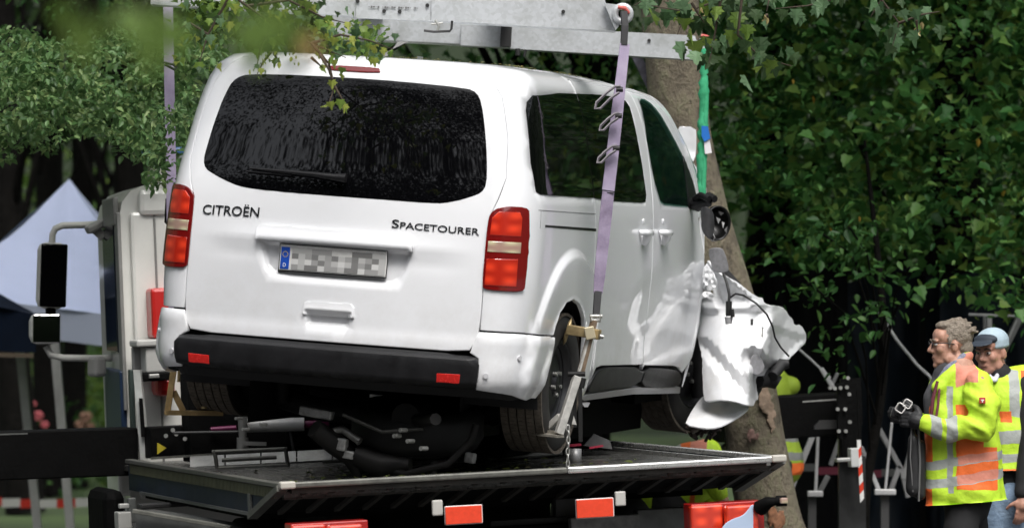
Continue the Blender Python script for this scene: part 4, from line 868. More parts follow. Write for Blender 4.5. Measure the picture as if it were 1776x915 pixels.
def ribbon(pts, w, t=.006, name='x', m=None, parent=None, world=True, tw=None):
    """flat webbing through pts, w wide (across the view), t thick"""
    pts = [Vector(p) for p in pts]; b = MB(); n = len(pts); vs = []
    ws = w if isinstance(w, (list, tuple)) else [w] * n
    for i, p in enumerate(pts):
        T = (pts[min(i + 1, n - 1)] - pts[max(i - 1, 0)]).normalized(); a = (tw[i] if tw else .25); X = Vector((math.cos(a), math.sin(a), 0)); X = (X - T * X.dot(T)).normalized(); Y = T.cross(X)
        vs += [p + X * ws[i] / 2 + Y * t / 2, p - X * ws[i] / 2 + Y * t / 2, p - X * ws[i] / 2 - Y * t / 2, p + X * ws[i] / 2 - Y * t / 2]
    fs = [(4 * i + k, 4 * i + (k + 1) % 4, 4 * i + 4 + (k + 1) % 4, 4 * i + 4 + k) for i in range(n - 1) for k in range(4)] + [(0, 1, 2, 3), tuple(4 * n - 4 + k for k in (3, 2, 1, 0))]
    b.add(vs, fs); return b.build(name, m, parent, world)
def webbing(name, c, c2):
    m = mat(name, c, .8, vcol=c2, vscale=11, detail=8); nt = m.node_tree; N = nt.nodes
    tc = N.new('ShaderNodeTexCoord'); wv = N.new('ShaderNodeTexWave'); wv.inputs['Scale'].default_value = 90; wv.bands_direction = 'Z'; bp = N.new('ShaderNodeBump'); bp.inputs['Strength'].default_value = .3; bp.inputs['Distance'].default_value = .004
    nt.links.new(tc.outputs['Object'], wv.inputs['Vector']); nt.links.new(wv.outputs['Fac'], bp.inputs['Height']); nt.links.new(bp.outputs[0], N['Principled BSDF'].inputs['Normal']); return m
PURP = webbing('purple_webbing', (.33, .27, .40), (.45, .39, .52)); PURD = webbing('soiled_purple_webbing', (.17, .13, .20), (.38, .32, .44))
SG_ = 'lifting straps holding the van'
rs = thing('lifting_strap', 'purple webbing strap with three loops in front of the sliding door', 'strap', loc=at(1060, 300, 21.6), group=SG_)
def lin(a, b, n): return [a + (b - a) * (i / (n - 1)) for i in range(n)]
L1 = lin(at(1084, 76, 21.55), at(1055, 330, 21.48), 8); ribbon(L1, [.050, .052, .055, .058, .060, .062, .062, .062], .008, 'webbing', PURP, rs)
L2 = lin(at(1055, 332, 21.475), at(1037, 508, 21.42), 7); ribbon(L2, [.060, .062, .06, .06, .058, .055, .045], .009, 'soiled_webbing', PURD, rs)
b = MB(); b.bar(at(1046, 333, 21.47), at(1065, 335, 21.47), .004, .005); b.build('seam', HOLE, rs, True)
BW = mat('black_webbing', (.03, .03, .032), .7, var=.3, vscale=30)
ribbon([at(1082, 20, 21.58), at(1084, 45, 21.56), at(1082, 78, 21.55)], .032, .02, 'sleeve', BW, rs); ribbon([at(1037, 505, 21.42), at(1034, 545, 21.4)], [.036, .032], .02, 'sleeve', BW, rs)
for x, y, l in ((1074, 158, 1.25), (1072, 203, .95), (1068, 259, .95)):      # stitched adjusting loops
    c = at(x, y, 21.46); q = lambda a, b_: c + Vector((a * .0029 * l, -.012, b_ * .0029 * l))
    lp = ribbon([q(0, -2), q(-12, -10), q(-26, -24), q(-33, -24), q(-31, -16), q(-18, -3), q(-6, 6), q(2, 7)], .030, .006, 'loop', mat('loop_grey', (.30, .28, .30), .7, var=.25, vscale=30), rs, tw=[1.2] * 8)
    b = MB(); b.tube([q(-1, 2) + Vector((-.012, 0, 0)), q(-1, 2) + Vector((.022, 0, 0))], .013, 10); b.build('loop_pin', HOLE, rs, True)
ls = thing('lifting_strap', 'purple webbing strap left of the rear window, half hidden by leaves', 'strap', loc=at(295, 120, 22.2), group=SG_)
ribbon(lin(at(290, -24, 22.2), at(303, 640, 22.15), 12), .052, .008, 'webbing', PURP, ls, tw=[.25 + .12 * math.sin(k * 1.7) for k in range(12)])
ribbon([at(283, 108, 22.15), at(300, 112, 22.1), at(306, 116, 22.12), at(303, 121, 22.1), at(286, 112, 22.14)], .014, .008, 'loop', BW, ls)
gs = thing('round_sling', 'green round sling hanging beside the windscreen pillar', 'sling', loc=at(1220, 200, 24.1), group=SG_)
GRN = webbing('green_sling', (.02, .28, .12), (.06, .45, .22)); b = MB()
pts = lin(at(1223, 84, 24.1), at(1215, 345, 24.1), 40); b.tube([p + Vector((.004 * math.sin(i * 1.9), 0, 0)) for i, p in enumerate(pts)], [.026 + .004 * math.sin(i * 2.3) + .0035 * math.sin(i * .7) for i in range(40)], 10)
b.tube([p + Vector((.012, -.012, 0)) for p in pts[12:]], [.017] * 28, 8); b.build('sleeve', GRN, gs, True)
b = MB(); b.prism([at(1217, 218, 24.05), at(1228, 219, 24.05), at(1232, 240, 24.05), at(1222, 246, 24.05), at(1217, 236, 24.05)], (0, .012, 0)); b.build('tag', mat('tag_blue', (.01, .14, .50), .5), gs, True)
b = MB(); b.prism([at(1221, 246, 24.06), at(1231, 243, 24.06), at(1235, 265, 24.06), at(1223, 267, 24.06)], (0, .004, 0)); b.prism([at(1217, 232, 24.06), at(1221, 228, 24.06), at(1222, 242, 24.06), at(1218, 240, 24.06)], (0, .004, 0)); b.build('label', mat('label_white', (.72, .70, .72), .5), gs, True)
fs_ = thing('lifting_strap', 'dark strap sloping between the roof and the tree trunk', 'strap', loc=at(1120, 130, 25.3), group=SG_)
ribbon([at(1104, 96, 25.3), at(1114, 118, 25.3), at(1124, 140, 25.3), at(1142, 180, 25.3)], [.06, .055, .05, .045], .012, 'webbing', mat('dark_webbing', (.05, .05, .055), .7, vcol=(.20, .19, .24), vscale=14), fs_)
# wheel brackets
GOLD = mat('zinc_gold', (.38, .29, .15), .42, .5, var=.3, vscale=22); TAN = mat('worn_tan', (.36, .25, .11), .6, .2, var=.35, vscale=18); PALE = mat('pale_arm', (.52, .51, .48), .45, .3, var=.25, vscale=20)
wb = thing('wheel_bracket', 'gold and silver lifting bracket clamped under the right rear tyre', 'bracket', loc=at(1000, 700, 21.3), group='wheel brackets')
def wp(name, m): return lambda b: b.build(name, m, wb, True)
b = MB(); b.bar(at(985, 571, 21.42), at(1040, 580, 21.36), .045, .05, bev=.004); wp('cross_arm', GOLD)(b)
b = MB(); b.box(at(1023, 577, 21.33), (.05, .05, .062), Matrix.Rotation(-.2, 3, 'Y'), .005); wp('slide_block', mat('block_cream', (.50, .44, .30), .4, .3))(b)
b = MB(); b.lathe([(0, -.01), (.03, -.01), (.045, 0), (.03, .01), (0, .01)], 16, Matrix.Translation(at(984, 575, 21.45)) @ Matrix.Rotation(PI / 2 + .3, 4, 'Y') @ Matrix.Scale(1.6, 4, (1, 0, 0))); wp('hub_pad', GOLD)(b)
b = MB(); b.tube([at(1040, 582, 21.36), at(1047, 584, 21.36)], .010, 8); wp('shackle', STEEL)(b)
b = MB(); b.tube([at(1034, 548, 21.38) + Vector((-.03, 0, 0)), at(1034, 548, 21.38) + Vector((.03, 0, 0))], .010, 8); b.tube([at(1025, 545, 21.38), at(1026, 555, 21.38), at(1040, 556, 21.38), at(1041, 545, 21.38)], .009, 8); wp('shackle', STEEL)(b)
b = MB(); b.bar(at(1030, 556, 21.38), at(1006, 650, 21.33), .034, .02); wp('upright', mat('worn_bronze', (.22, .16, .11), .5, .4, var=.4, vscale=25))(b)
b = MB(); b.bar(at(1022, 580, 21.35), at(1002, 652, 21.31), .012, .012); wp('upright_edge', PALE)(b)
b = MB(); b.bar(at(1001, 652, 21.30), at(969, 752, 21.26), .034, .04, bev=.004); b.bar(at(972, 720, 21.31), at(942, 748, 21.36), .03, .03, bev=.004); wp('side_arm', PALE)(b)
b = MB(); b.bar(at(888, 747, 21.42), at(972, 756, 21.24), .06, .012); b.bar(at(900, 745, 21.45), at(970, 752, 21.27), .01, .03); wp('tyre_support', mat('support_worn', (.30, .28, .24), .5, .3, var=.4, vscale=25))(b)
b = MB(); b.bar(at(1006, 662, 21.30), at(1007, 765, 21.30), .016, .02); b.tube([at(1001, 648, 21.30) + Vector((-.045, 0, 0)), at(1001, 648, 21.30) + Vector((.04, 0, 0))], .013, 8); b.tube([at(1012, 655, 21.3), at(1008, 672, 21.3)], .014, 8); b.bar(at(995, 668, 21.32), at(998, 740, 21.32), .010, .02); wp('black_rod', DARKM)(b)
b = MB(); b.prism([at(995, 720, 21.27), at(1000, 736, 21.27), at(992, 735, 21.27)], (0, .006, 0)); wp('latch', PALE)(b)
ch = thing('lifting_chain', 'steel chain dangling from the bracket below the rear tyre', 'chain', loc=at(985, 790, 21.2))
for k in range(10):
    y = 742 + k * 10.2; c = at(985 + .6 * math.sin(k), y, 21.2); R_ = Matrix.Rotation(PI / 2 * (k % 2) + .4, 3, 'Z'); b = MB(); pts = []
    for j in range(10):
        a = 2 * PI * j / 10; pts.append(c + R_ @ Vector((.008 * math.cos(a), 0, .018 * math.sin(a))))
    b.tube(pts, .0042, 6, True); b.build('link', STEEL, ch, True)
w2 = thing('wheel_bracket', 'tan wooden-looking lifting bracket beside the left rear tyre', 'bracket', loc=at(320, 700, 22.1), group='wheel brackets')
w2['label'] = 'tan lifting bracket below the left end of the bumper'
b = MB(); b.bar(at(303, 630, 21.9), at(290, 718, 21.9), .035, .03); b.build('upright', TAN, w2, True)
b = MB(); b.bar(at(301, 678, 21.92), at(318, 712, 21.92), .03, .03); b.build('brace', TAN, w2, True)
b = MB(); b.bar(at(287, 715, 21.88), at(386, 716, 21.95), .05, .025); b.build('tyre_support', TAN, w2, True)
b = MB(); b.tube([at(311, 640, 21.86), at(310, 662, 21.86)], .008, 7); b.tube([at(354, 704, 21.8), at(354, 708, 21.8)], .014, 8); b.build('hook', GOLD, w2, True)
# ================================================================== GROUND, TREES, WOODS
def sheet_at(name, x0, x1, y0, y1, z, m, n=1, rough=0):
    b = MB(); vs = []; nx, ny = n, n
    for i in range(nx + 1):
        for j in range(ny + 1):
            x = x0 + (x1 - x0) * i / nx; y = y0 + (y1 - y0) * j / ny; vs.append((x, y, z + (rough * noise.noise((x * .2, y * .2, 3)) if rough else 0)))
    b.add(vs, [(i * (ny + 1) + j, (i + 1) * (ny + 1) + j, (i + 1) * (ny + 1) + j + 1, i * (ny + 1) + j + 1) for i in range(nx) for j in range(ny)], bool(rough)); return tag(b.build(name, m), kind='structure')
sheet_at('ground', -400, 400, -400, 400, -.02, mat('forest_floor', (.020, .034, .010), .95, vcol=(.05, .085, .02), vscale=.5))
sheet_at('road', -60, 60, -3, 27.5, 0, mat('wet_asphalt', (.045, .045, .047), .55, var=.3, vscale=3, bump=.3, bscale=90))
# leaf shapes: (vertices, triangles), stem at the origin, tip along +Y
def fan(out, fold=.12):
    V = [(0, .42, -fold * .3)] + [(x, y, fold * abs(x) * 1.0 - .25 * (y - .4)**2) for x, y in out]; n = len(out)
    return np.array(V), np.array([(0, i + 1, (i + 1) % n + 1) for i in range(n)])
MAPLE = fan([(0, 0), (.16, .02), (.40, .0), (.34, .16), (.56, .36), (.36, .42), (.34, .54), (.18, .58), (.13, .80), (0, 1.0), (-.13, .80), (-.18, .58), (-.34, .54), (-.36, .42), (-.56, .36), (-.34, .16), (-.40, .0), (-.16, .02)], .25)
MAPLE2 = fan([(0, 0), (.30, -.03), (.48, .20), (.34, .40), (.36, .56), (.17, .70), (0, 1.0), (-.17, .70), (-.36, .56), (-.34, .40), (-.48, .20), (-.30, -.03)], .25)
OVAL = fan([(0, 0), (.22, .2), (.28, .45), (.16, .78), (0, 1), (-.16, .78), (-.28, .45), (-.22, .2)], .3)
KITE = (np.array([(0, 0, 0), (.30, .45, .10), (0, 1, -.12), (-.30, .45, .10)]), np.array([(0, 1, 2), (0, 2, 3)]))
def scatter(T, P, size, droop=.5, rs=NR, tilt=1.0, away=None):
    """copies of a leaf at points P: arrays of vertices and triangles"""
    V, F = T; n = len(P); yaw = rs.rand(n) * 2 * PI; pit = -droop + (rs.rand(n) - .5) * 1.4 * tilt; rol = (rs.rand(n) - .5) * 1.8 * tilt
    s = size * (0.45 + .85 * rs.rand(n)) if np.isscalar(size) else size
    cy, sy, cp, sp, cr, sr = np.cos(yaw), np.sin(yaw), np.cos(pit), np.sin(pit), np.cos(rol), np.sin(rol)
    Ry = np.zeros((n, 3, 3)); Ry[:, 0, 0] = cr; Ry[:, 0, 2] = sr; Ry[:, 1, 1] = 1; Ry[:, 2, 0] = -sr; Ry[:, 2, 2] = cr
    Rx = np.zeros((n, 3, 3)); Rx[:, 0, 0] = 1; Rx[:, 1, 1] = cp; Rx[:, 1, 2] = -sp; Rx[:, 2, 1] = sp; Rx[:, 2, 2] = cp
    Rz = np.zeros((n, 3, 3)); Rz[:, 0, 0] = cy; Rz[:, 0, 1] = -sy; Rz[:, 1, 0] = sy; Rz[:, 1, 1] = cy; Rz[:, 2, 2] = 1
    M = Rz @ Rx @ Ry * np.asarray(s).reshape(-1, 1, 1)
    VV = np.einsum('nij,vj->nvi', M, V) + np.asarray(P)[:, None, :]
    FF = F[None] + (np.arange(n) * len(V))[:, None, None]
    return VV.reshape(-1, 3), FF.reshape(-1, 3)
def clumps(centres, per, spread, rs=NR, flat=.5):
    """points in uneven clumps round the centres"""
    c = np.repeat(np.asarray(centres), per, 0); d = rs.randn(len(c), 3) * np.array([spread, spread, spread * flat]); return c + d
def leaves(name, groups, m, parent=None):
    VS, FS, k = [], [], 0
    for V, F in groups: VS.append(V); FS.append(F + k); k += len(V)
    o = fast_mesh(name, np.concatenate(VS), np.concatenate(FS), m, parent); return o
G_MID = leaf_mat('leaf_mid', [(.016, .055, .012), (.026, .085, .020), (.042, .12, .028), (.07, .15, .034)])
G_DARK = leaf_mat('leaf_dark', [(.014, .062, .015), (.030, .110, .024), (.055, .165, .038), (.10, .22, .055), (.12, .18, .03)])
G_BRIGHT = leaf_mat('leaf_bright', [(.040, .085, .016), (.060, .125, .024), (.085, .16, .03), (.14, .21, .035)], .4)
G_SMALL = leaf_mat('leaf_small', [(.035, .085, .026), (.075, .155, .050), (.12, .22, .08), (.21, .29, .11)], .36)
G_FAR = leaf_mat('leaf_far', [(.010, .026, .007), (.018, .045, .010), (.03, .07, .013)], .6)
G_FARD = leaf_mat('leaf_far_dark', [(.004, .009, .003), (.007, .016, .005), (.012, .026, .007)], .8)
G_YEL = leaf_mat('leaf_yellow', [(.30, .20, .02), (.38, .30, .04), (.25, .14, .03)], .5)
BARK = mat('bark_dark', (.005, .0045, .004), .95, 0, 0, .1, var=.5, vscale=6, bump=.8, bscale=18)
def bark_grey():
    m = mat('bark_grey', (.13, .115, .085), .9); nt = m.node_tree; N = nt.nodes; b = N['Principled BSDF']
    tc = N.new('ShaderNodeTexCoord'); mp = N.new('ShaderNodeMapping'); mp.inputs['Scale'].default_value = (4.5, 4.5, 3.2); nt.links.new(tc.outputs['Object'], mp.inputs[0])
    n1 = N.new('ShaderNodeTexNoise'); n1.inputs['Scale'].default_value = 2.2; n1.inputs['Detail'].default_value = 9; n1.inputs['Roughness'].default_value = .7
    r = N.new('ShaderNodeValToRGB'); e = r.color_ramp.elements; e[0].position = .28; e[0].color = (.045, .037, .027, 1); e[1].position = .72; e[1].color = (.44, .39, .30, 1); x = e.new(.5); x.color = (.20, .17, .12, 1); x = e.new(.60); x.color = (.19, .18, .11, 1)
    v = N.new('ShaderNodeTexVoronoi'); v.inputs['Scale'].default_value = 4; r2 = N.new('ShaderNodeValToRGB'); r2.color_ramp.elements[0].position = .05; r2.color_ramp.elements[0].color = (.3, .3, .3, 1); r2.color_ramp.elements[1].position = .22; r2.color_ramp.elements[1].color = (1, 1, 1, 1)
    mx = N.new('ShaderNodeMix'); mx.data_type = 'RGBA'; mx.blend_type = 'MULTIPLY'; mx.inputs[0].default_value = .8
    for q in (n1, v): nt.links.new(mp.outputs[0], q.inputs['Vector'])
    nt.links.new(n1.outputs['Fac'], r.inputs['Fac']); nt.links.new(v.outputs['Distance'], r2.inputs['Fac']); nt.links.new(r.outputs[0], mx.inputs[6]); nt.links.new(r2.outputs[0], mx.inputs[7]); nt.links.new(mx.outputs[2], b.inputs['Base Color'])
    bp = N.new('ShaderNodeBump'); bp.inputs['Strength'].default_value = 1.; bp.inputs['Distance'].default_value = .07; nt.links.new(n1.outputs['Fac'], bp.inputs['Height']); nt.links.new(bp.outputs[0], b.inputs['Normal']); return m
BARKG = bark_grey()
def trunk_mesh(pts, rad, n=20, amp=.12, seed=0):
    b = MB(); b.tube(pts, rad, n); v = []
    for i, p in enumerate(b.v):
        p = Vector(p); v.append(p)
    # swell and flute the bark
    k = len(pts)
    for i in range(k):
        c = Vector(pts[i])
        for j in range(n):
            p = v[i * n + j]; d = p - c; q = noise.noise((d.x * 6 + seed, d.y * 6, p.z * 1.3)) + .5 * noise.noise((p.x * 9, p.y * 9 + seed, p.z * 3)); v[i * n + j] = c + d * (1 + amp * q)
    b.v = [tuple(x) for x in v]; return b
def resample(ctrl, n):
    """smooth line through (point, radius) pairs"""
    P = [np.array(tuple(p)) for p, r in ctrl]; R_ = [r for p, r in ctrl]; out = []; rr = []; m = len(P)
    for i in range(n):
        t = i / (n - 1) * (m - 1); k = min(int(t), m - 2); f = t - k; p0, p1, p2, p3 = P[max(k - 1, 0)], P[k], P[k + 1], P[min(k + 2, m - 1)]
        out.append(Vector(.5 * (2 * p1 + (p2 - p0) * f + (2 * p0 - 5 * p1 + 4 * p2 - p3) * f * f + (3 * p1 - p0 - 3 * p2 + p3) * f**3))); rr.append(R_[k] * (1 - f) + R_[k + 1] * f)
    return out, rr
# the leaning tree that was hit
DT = 25.05
tt = thing('leaning_tree', 'grey-barked leaning tree trunk between the van and the outrigger, with torn bark', 'tree', loc=at(1360, 1085, DT))
ctrl = [(at(1385, 1073, DT), .24), (at(1338, 915, DT), .185), (at(1316, 800, DT), .175), (at(1298, 690, DT), .172), (at(1262, 560, DT), .185), (at(1226, 430, DT), .180), (at(1200, 320, DT), .178), (at(1182, 220, DT), .172), (at(1172, 110, DT), .170), (at(1160, -60, DT), .165), (at(1150, -500, DT), .14), (at(1180, -1100, DT), .10), (at(1230, -1900, DT), .05)]
p_, r_ = resample(ctrl, 60); trunk_mesh(p_, r_, 28, .10, 4).build('trunk', BARKG, tt, True)
for (x0, y0, x1, y1, r0) in ((1165, -300, 700, -900, .07), (1160, -450, 1700, -1000, .07), (1170, -800, 900, -1700, .05), (1185, -1100, 1600, -1800, .05)):
    b = MB(); q0, q1 = at(x0, y0, DT), at(x1, y1, DT + rnd.uniform(-2, 2)); b.tube([q0, (q0 + q1) / 2 + Vector((0, 0, .4)), q1], [r0, r0 * .7, r0 * .3], 8); b.build('limb', BARK, tt, True)
cs = [at(1200 + rnd.gauss(0, 520), -1250 + rnd.gauss(0, 420), DT + rnd.gauss(1.2, 1.3)) for _ in range(330)]; cs = [c for c in cs if c.z > 4.6 and c.y > 23.2]
o = leaves('crown', [scatter(MAPLE2, clumps(cs, 34, .32), .14)], G_MID, tt); o.data.transform(ROOTM[tt.name].inverted()); o['kind'] = 'stuff'
# scar: torn bark and splinters on the trunk
def bark_patch(px, m, name='torn_bark', lift=.012):
    P = [(x / 100., -y / 100.) for x, y in px]; Q = [(x + rnd.uniform(-.018, .018), y + rnd.uniform(-.018, .018)) for x, y in dens(P, .05)]; a, c = cdt(Q, h=.05)
    def fn(u, v):
        X = u * 100; Y = -v * 100; ys = np.array([915, 800, 690, 560, 430]); xc = np.interp(Y, ys[::-1], [1226, 1262, 1298, 1316, 1338]); rp = .20 * FPX / DT
        d = DT - np.sqrt(np.maximum(.02,   .190**2 - ((X - xc) / FPX * DT)**2)) - lift + .008 * vnoise(X / 7., Y / 9.)
        return np.stack([(X - 888) / FPX * d, d, EYE + (560 - Y) / FPX * d], -1)
    return shell(name, a, c, fn, m, tt, .015, .002, world=True)
bark_patch([(1313, 655), (1326, 652), (1338, 690), (1346, 722), (1340, 724), (1328, 716), (1318, 706), (1316, 690)], mat('torn_wood', (.30, .22, .155), .8, var=.3, vscale=14, bump=.5, bscale=40))
bark_patch([(1336, 712), (1341, 722), (1344, 740), (1339, 752), (1336, 738), (1331, 728)], mat('torn_wood', (.3, .22, .15)))
bark_patch([(1296, 748), (1305, 742), (1309, 752), (1316, 750), (1313, 762), (1303, 760), (1299, 768)], mat('bare_pinkish_wood', (.20, .12, .10), .85, var=.4, vscale=25)); bark_patch([(1330, 882), (1342, 874), (1349, 888), (1358, 884), (1362, 905), (1350, 925), (1340, 908), (1334, 912)], mat('bare_orange_wood', (.22, .10, .05), .85, var=.5, vscale=25))

# trees with crowns
def tree(name, label, base, trunk_r, top, crown, m, group, limbs=6, leafT=OVAL, bark=BARK, lean=(0, 0)):
    """crown: list of (centres, leaves per clump, spread, leaf size, shape)"""
    t = thing(name, label, 'tree', loc=base, group=group); base = Vector(base); tp = base + Vector((lean[0], lean[1], top))
    pts, rr = resample([(base, trunk_r * 1.25), (base + (tp - base) * .15, trunk_r), (base + (tp - base) * .5 + Vector((.12, 0, 0)), trunk_r * .8), (tp, trunk_r * .25)], 24)
    trunk_mesh(pts, rr, 14, .10, base.x).build('trunk', bark, t, True)
    allc = np.concatenate([np.array([tuple(c) for c in cr[0]]) for cr in crown])
    for k in range(limbs):
        c = Vector(allc[rnd.randrange(len(allc))]); q = pts[min(23, max(5, int(24 * (c.z - base.z) / top * .8)))]; b = MB(); mid = (q + c) / 2 + Vector((0, 0, .25)); b.tube([q, mid, c], [trunk_r * .28, trunk_r * .16, .008], 7); b.build('limb', bark, t, True)
    for cr in crown:
        o = leaves('crown', [scatter(cr[4], clumps([tuple(c) for c in cr[0]], cr[1], cr[2]), cr[3])], cr[5] if len(cr) > 5 else m, t); o.data.transform(ROOTM[t.name].inverted()); o['kind'] = 'stuff'
    return t
def region(n, fx, fy, d0, d1, ok=lambda x, y: True):
    out = []
    while len(out) < n:
        x, y = rnd.uniform(*fx), rnd.uniform(*fy)
        if ok(x, y): out.append(at(x, y, rnd.uniform(d0, d1)))
    return out
TB = 'broadleaf trees behind the crash site'
low = lambda x, y: y < 470 + 60 * math.sin(x / 90.) + (60 if x > 1600 else 0) and x > 1245 + .12 * max(0, y - 100) + 25 * math.sin(y / 40.) and not (1270 < x < 1370 and y > 330)
up = lambda n, x0, x1, z0, z1, d0, d1: [Vector((rnd.uniform(x0, x1), rnd.uniform(d0, d1), rnd.uniform(z0, z1))) for _ in range(n)]
tree('maple_tree', 'dark maple tree filling the upper right behind the two men', at(1640, 1000, 30.5) * 1 - Vector((0, 0, .01)), .2, 9, [(region(420, (1240, 2150), (-220, 560), 26.8, 29.6, low), 11, .16, .092, MAPLE2, G_DARK), (region(420, (1240, 2150), (-220, 560), 26.7, 29.4, low), 13, .15, .06, OVAL, G_DARK), (up(120, 1.5, 6.5, 4.2, 9, 26.5, 32), 40, .4, .17, MAPLE2, G_DARK)], G_DARK, TB, 3)
tree('maple_tree', 'shaded tree just right of the leaning trunk, seen between its leaves', at(1325, 1000, 32.5), .19, 10, [(region(520, (1230, 1950), (-220, 470), 30.2, 33.5, lambda x, y: x > 1245 and not (x < 1360 and y > 340)), 16, .22, .11, MAPLE2, G_DARK), (up(110, -.5, 5, 4.4, 10, 29, 35), 40, .45, .18, MAPLE2, G_DARK)], G_DARK, TB, 3)
tree('beech_tree', 'dark tree behind the lifting frame above the van roof', at(1010, 1000, 33), .22, 10, [(region(170, (560, 1260), (-250, 210), 29.5, 33), 20, .22, .07, OVAL, G_DARK), (up(120, -3.5, 2, 4.2, 10, 28.5, 35), 40, .45, .16, OVAL, G_DARK)], G_DARK, TB, 8)
lowb = lambda x, y: (y < 640 - .55 * abs(x - 1470)) and y > 380
t = tree('sapling', 'slender sapling with drooping branches behind the crumpled fender', at(1500, 965, 27.0), .035, 2.6, [(region(36, (1385, 1580), (380, 650), 25.9, 26.9, lowb), 9, .085, .075, OVAL, G_MID)], G_MID, TB, 9)
tree('hazel_shrub', 'dark shrub low behind the outrigger and dark sheets', at(1750, 960, 34), .05, 3.5, [(region(90, (1250, 2000), (250, 560), 32, 35), 16, .22, .09, OVAL, G_DARK)], G_DARK, TB, 4)
# small-leaved tree on the left, in front of the wood
leftok = lambda x, y: y > 30 and x + (y - 60) * .12 < 335 and y < np.interp(x, [-80, 40, 120, 190, 260, 340], [235, 215, 185, 240, 315, 330])
tw_c = []
for _ in range(480):
    x, y = rnd.uniform(-80, 345), rnd.uniform(40, 330)
    if not leftok(x, y) or noise.noise((x / 55., y / 42., 2.)) > .12: continue
    c = at(x, y, rnd.uniform(23.6, 26)); n = 6; dx, dz = rnd.uniform(.5, 1.0), rnd.uniform(-.65, -.15)
    tw_c += [c + Vector((dx * k * .055, rnd.uniform(-.05, .05), dz * k * .055)) for k in range(n)]
t = hb = tree('hornbeam_tree', 'small-leaved tree reaching in from the left above the white tent', at(-330, 1000, 26.5), .2, 8, [(tw_c, 7, .035, .050, OVAL, G_SMALL), (region(64, (262, 318), (185, 320), 21.5, 21.9, lambda x, y: x < 318 - .28 * max(0, y - 200)), 5, .03, .045, OVAL, G_SMALL), (region(60, (-500, 330), (-240, 60), 24.5, 28), 46, .2, .05, OVAL, G_MID), (up(90, -7, -1.5, 4.4, 8, 24.5, 31), 40, .4, .13, OVAL, G_MID)], G_SMALL, TB, 0)
# trunks and crowns of the wood on the left, out of focus
WT = 'trees in the wood on the left'
for i, (x, d, r, ln) in enumerate(((-10, 42, .13, -.5), (45, 40, .15, -.8), (88, 44, .15, -.25), (128, 46, .13, .1), (228, 43, .17, -.3), (262, 47, .16, .2)  )):
    lab = ('slim trunk at the left edge of the wood', 'dark trunk leaning left behind the white tent', 'dark upright trunk behind the left slope of the white tent', 'dark trunk straight behind the tent peak', 'dark trunk above the truck cab mirror bracket', 'thin trunk behind the cab roof')[i]
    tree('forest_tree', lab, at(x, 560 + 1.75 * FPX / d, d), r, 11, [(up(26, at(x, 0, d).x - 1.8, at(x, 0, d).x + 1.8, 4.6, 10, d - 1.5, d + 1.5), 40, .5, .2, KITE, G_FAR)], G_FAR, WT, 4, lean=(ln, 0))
tree('undergrowth_shrub', 'yellow-green shrub glowing behind the tent legs', at(190, 990, 47), .04, 2.0, [(region(90, (-60, 330), (620, 920), 46, 49), 20, .18, .11, OVAL, G_BRIGHT)], G_BRIGHT, WT, 3)
tree('undergrowth_shrub', 'light green shrub between the dark trunks above the tent', at(60, 940, 52), .04, 3.2, [(region(130, (-60, 340), (250, 720), 50, 54), 20, .25, .12, OVAL, G_BRIGHT)], G_BRIGHT, WT, 3)
# flowering shrub with pink blooms
fs2 = tree('flowering_shrub', 'shrub with pink blooms behind the left tent legs', at(70, 950, 44), .03, 1.4, [(region(20, (-20, 210), (690, 900), 43.5, 45), 20, .12, .08, OVAL, G_MID)], G_MID, WT, 2)
for x, y, r in ((66, 720, .055), (78, 735, .04), (8, 712, .07), (58, 700, .035), (150, 722, .06), (140, 735, .05), (158, 738, .04)):
    b = MB(); p = at(x, y, 43.3)
    for k in range(9):
        a = 2 * PI * k / 5 + k; q = p + Vector((math.cos(a) * r * .6, -.03, math.sin(a) * r * .6)); b.lathe([(0, 0), (r * .45, r * .1), (r * .55, r * .3), (r * .2, r * .4)], 6, Matrix.Translation(q) @ Matrix.Rotation(PI / 2 + math.sin(a) * .5, 4, 'X'))
    b.build('bloom', mat('bloom_pink', (.55, .12, .14), .7, var=.3) if x < 100 else mat('bloom_brown', (.20, .11, .075), .8, var=.4), fs2, True)
# the wood beyond, and the wood behind the photographer that the windows mirror
def woods(name, cen, per, spread, size, m, T=KITE):
    o = leaves(name, [scatter(T, clumps(cen, per, spread), size)], m); return tag(o, kind='stuff')
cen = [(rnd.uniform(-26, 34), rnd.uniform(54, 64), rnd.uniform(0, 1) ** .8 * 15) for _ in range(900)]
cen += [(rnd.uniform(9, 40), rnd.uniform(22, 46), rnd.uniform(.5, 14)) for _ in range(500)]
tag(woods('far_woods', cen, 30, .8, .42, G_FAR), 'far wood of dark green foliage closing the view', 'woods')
cen = []
for _ in range(5200):
    a = math.radians(rnd.uniform(-85, 20)); r = rnd.uniform(29, 38); z = 26 * rnd.random()**1.15
    if a < -.66 and z > 14 and rnd.random() < .55: continue
    cen.append((-1 + r * math.sin(a), 21 - r * math.cos(a), z))
for _ in range(4200):
    a = math.radians(rnd.uniform(-85, 25)); r = rnd.uniform(38, 42); z = rnd.uniform(0, 27)
    if a < -.60 and z > 17: continue
    cen.append((-1 + r * math.sin(a), 21 - r * math.cos(a), z))
for _ in range(2600):
    a = math.radians(rnd.uniform(-88, -10)); r = rnd.uniform(27, 30); cen.append((-1 + r * math.sin(a), 21 - r * math.cos(a), rnd.uniform(0, 12.5)))
tag(woods('roadside_woods', cen, 44, .75, .27, G_FARD), 'leafy wood behind the photographer, mirrored in the van windows', 'woods')
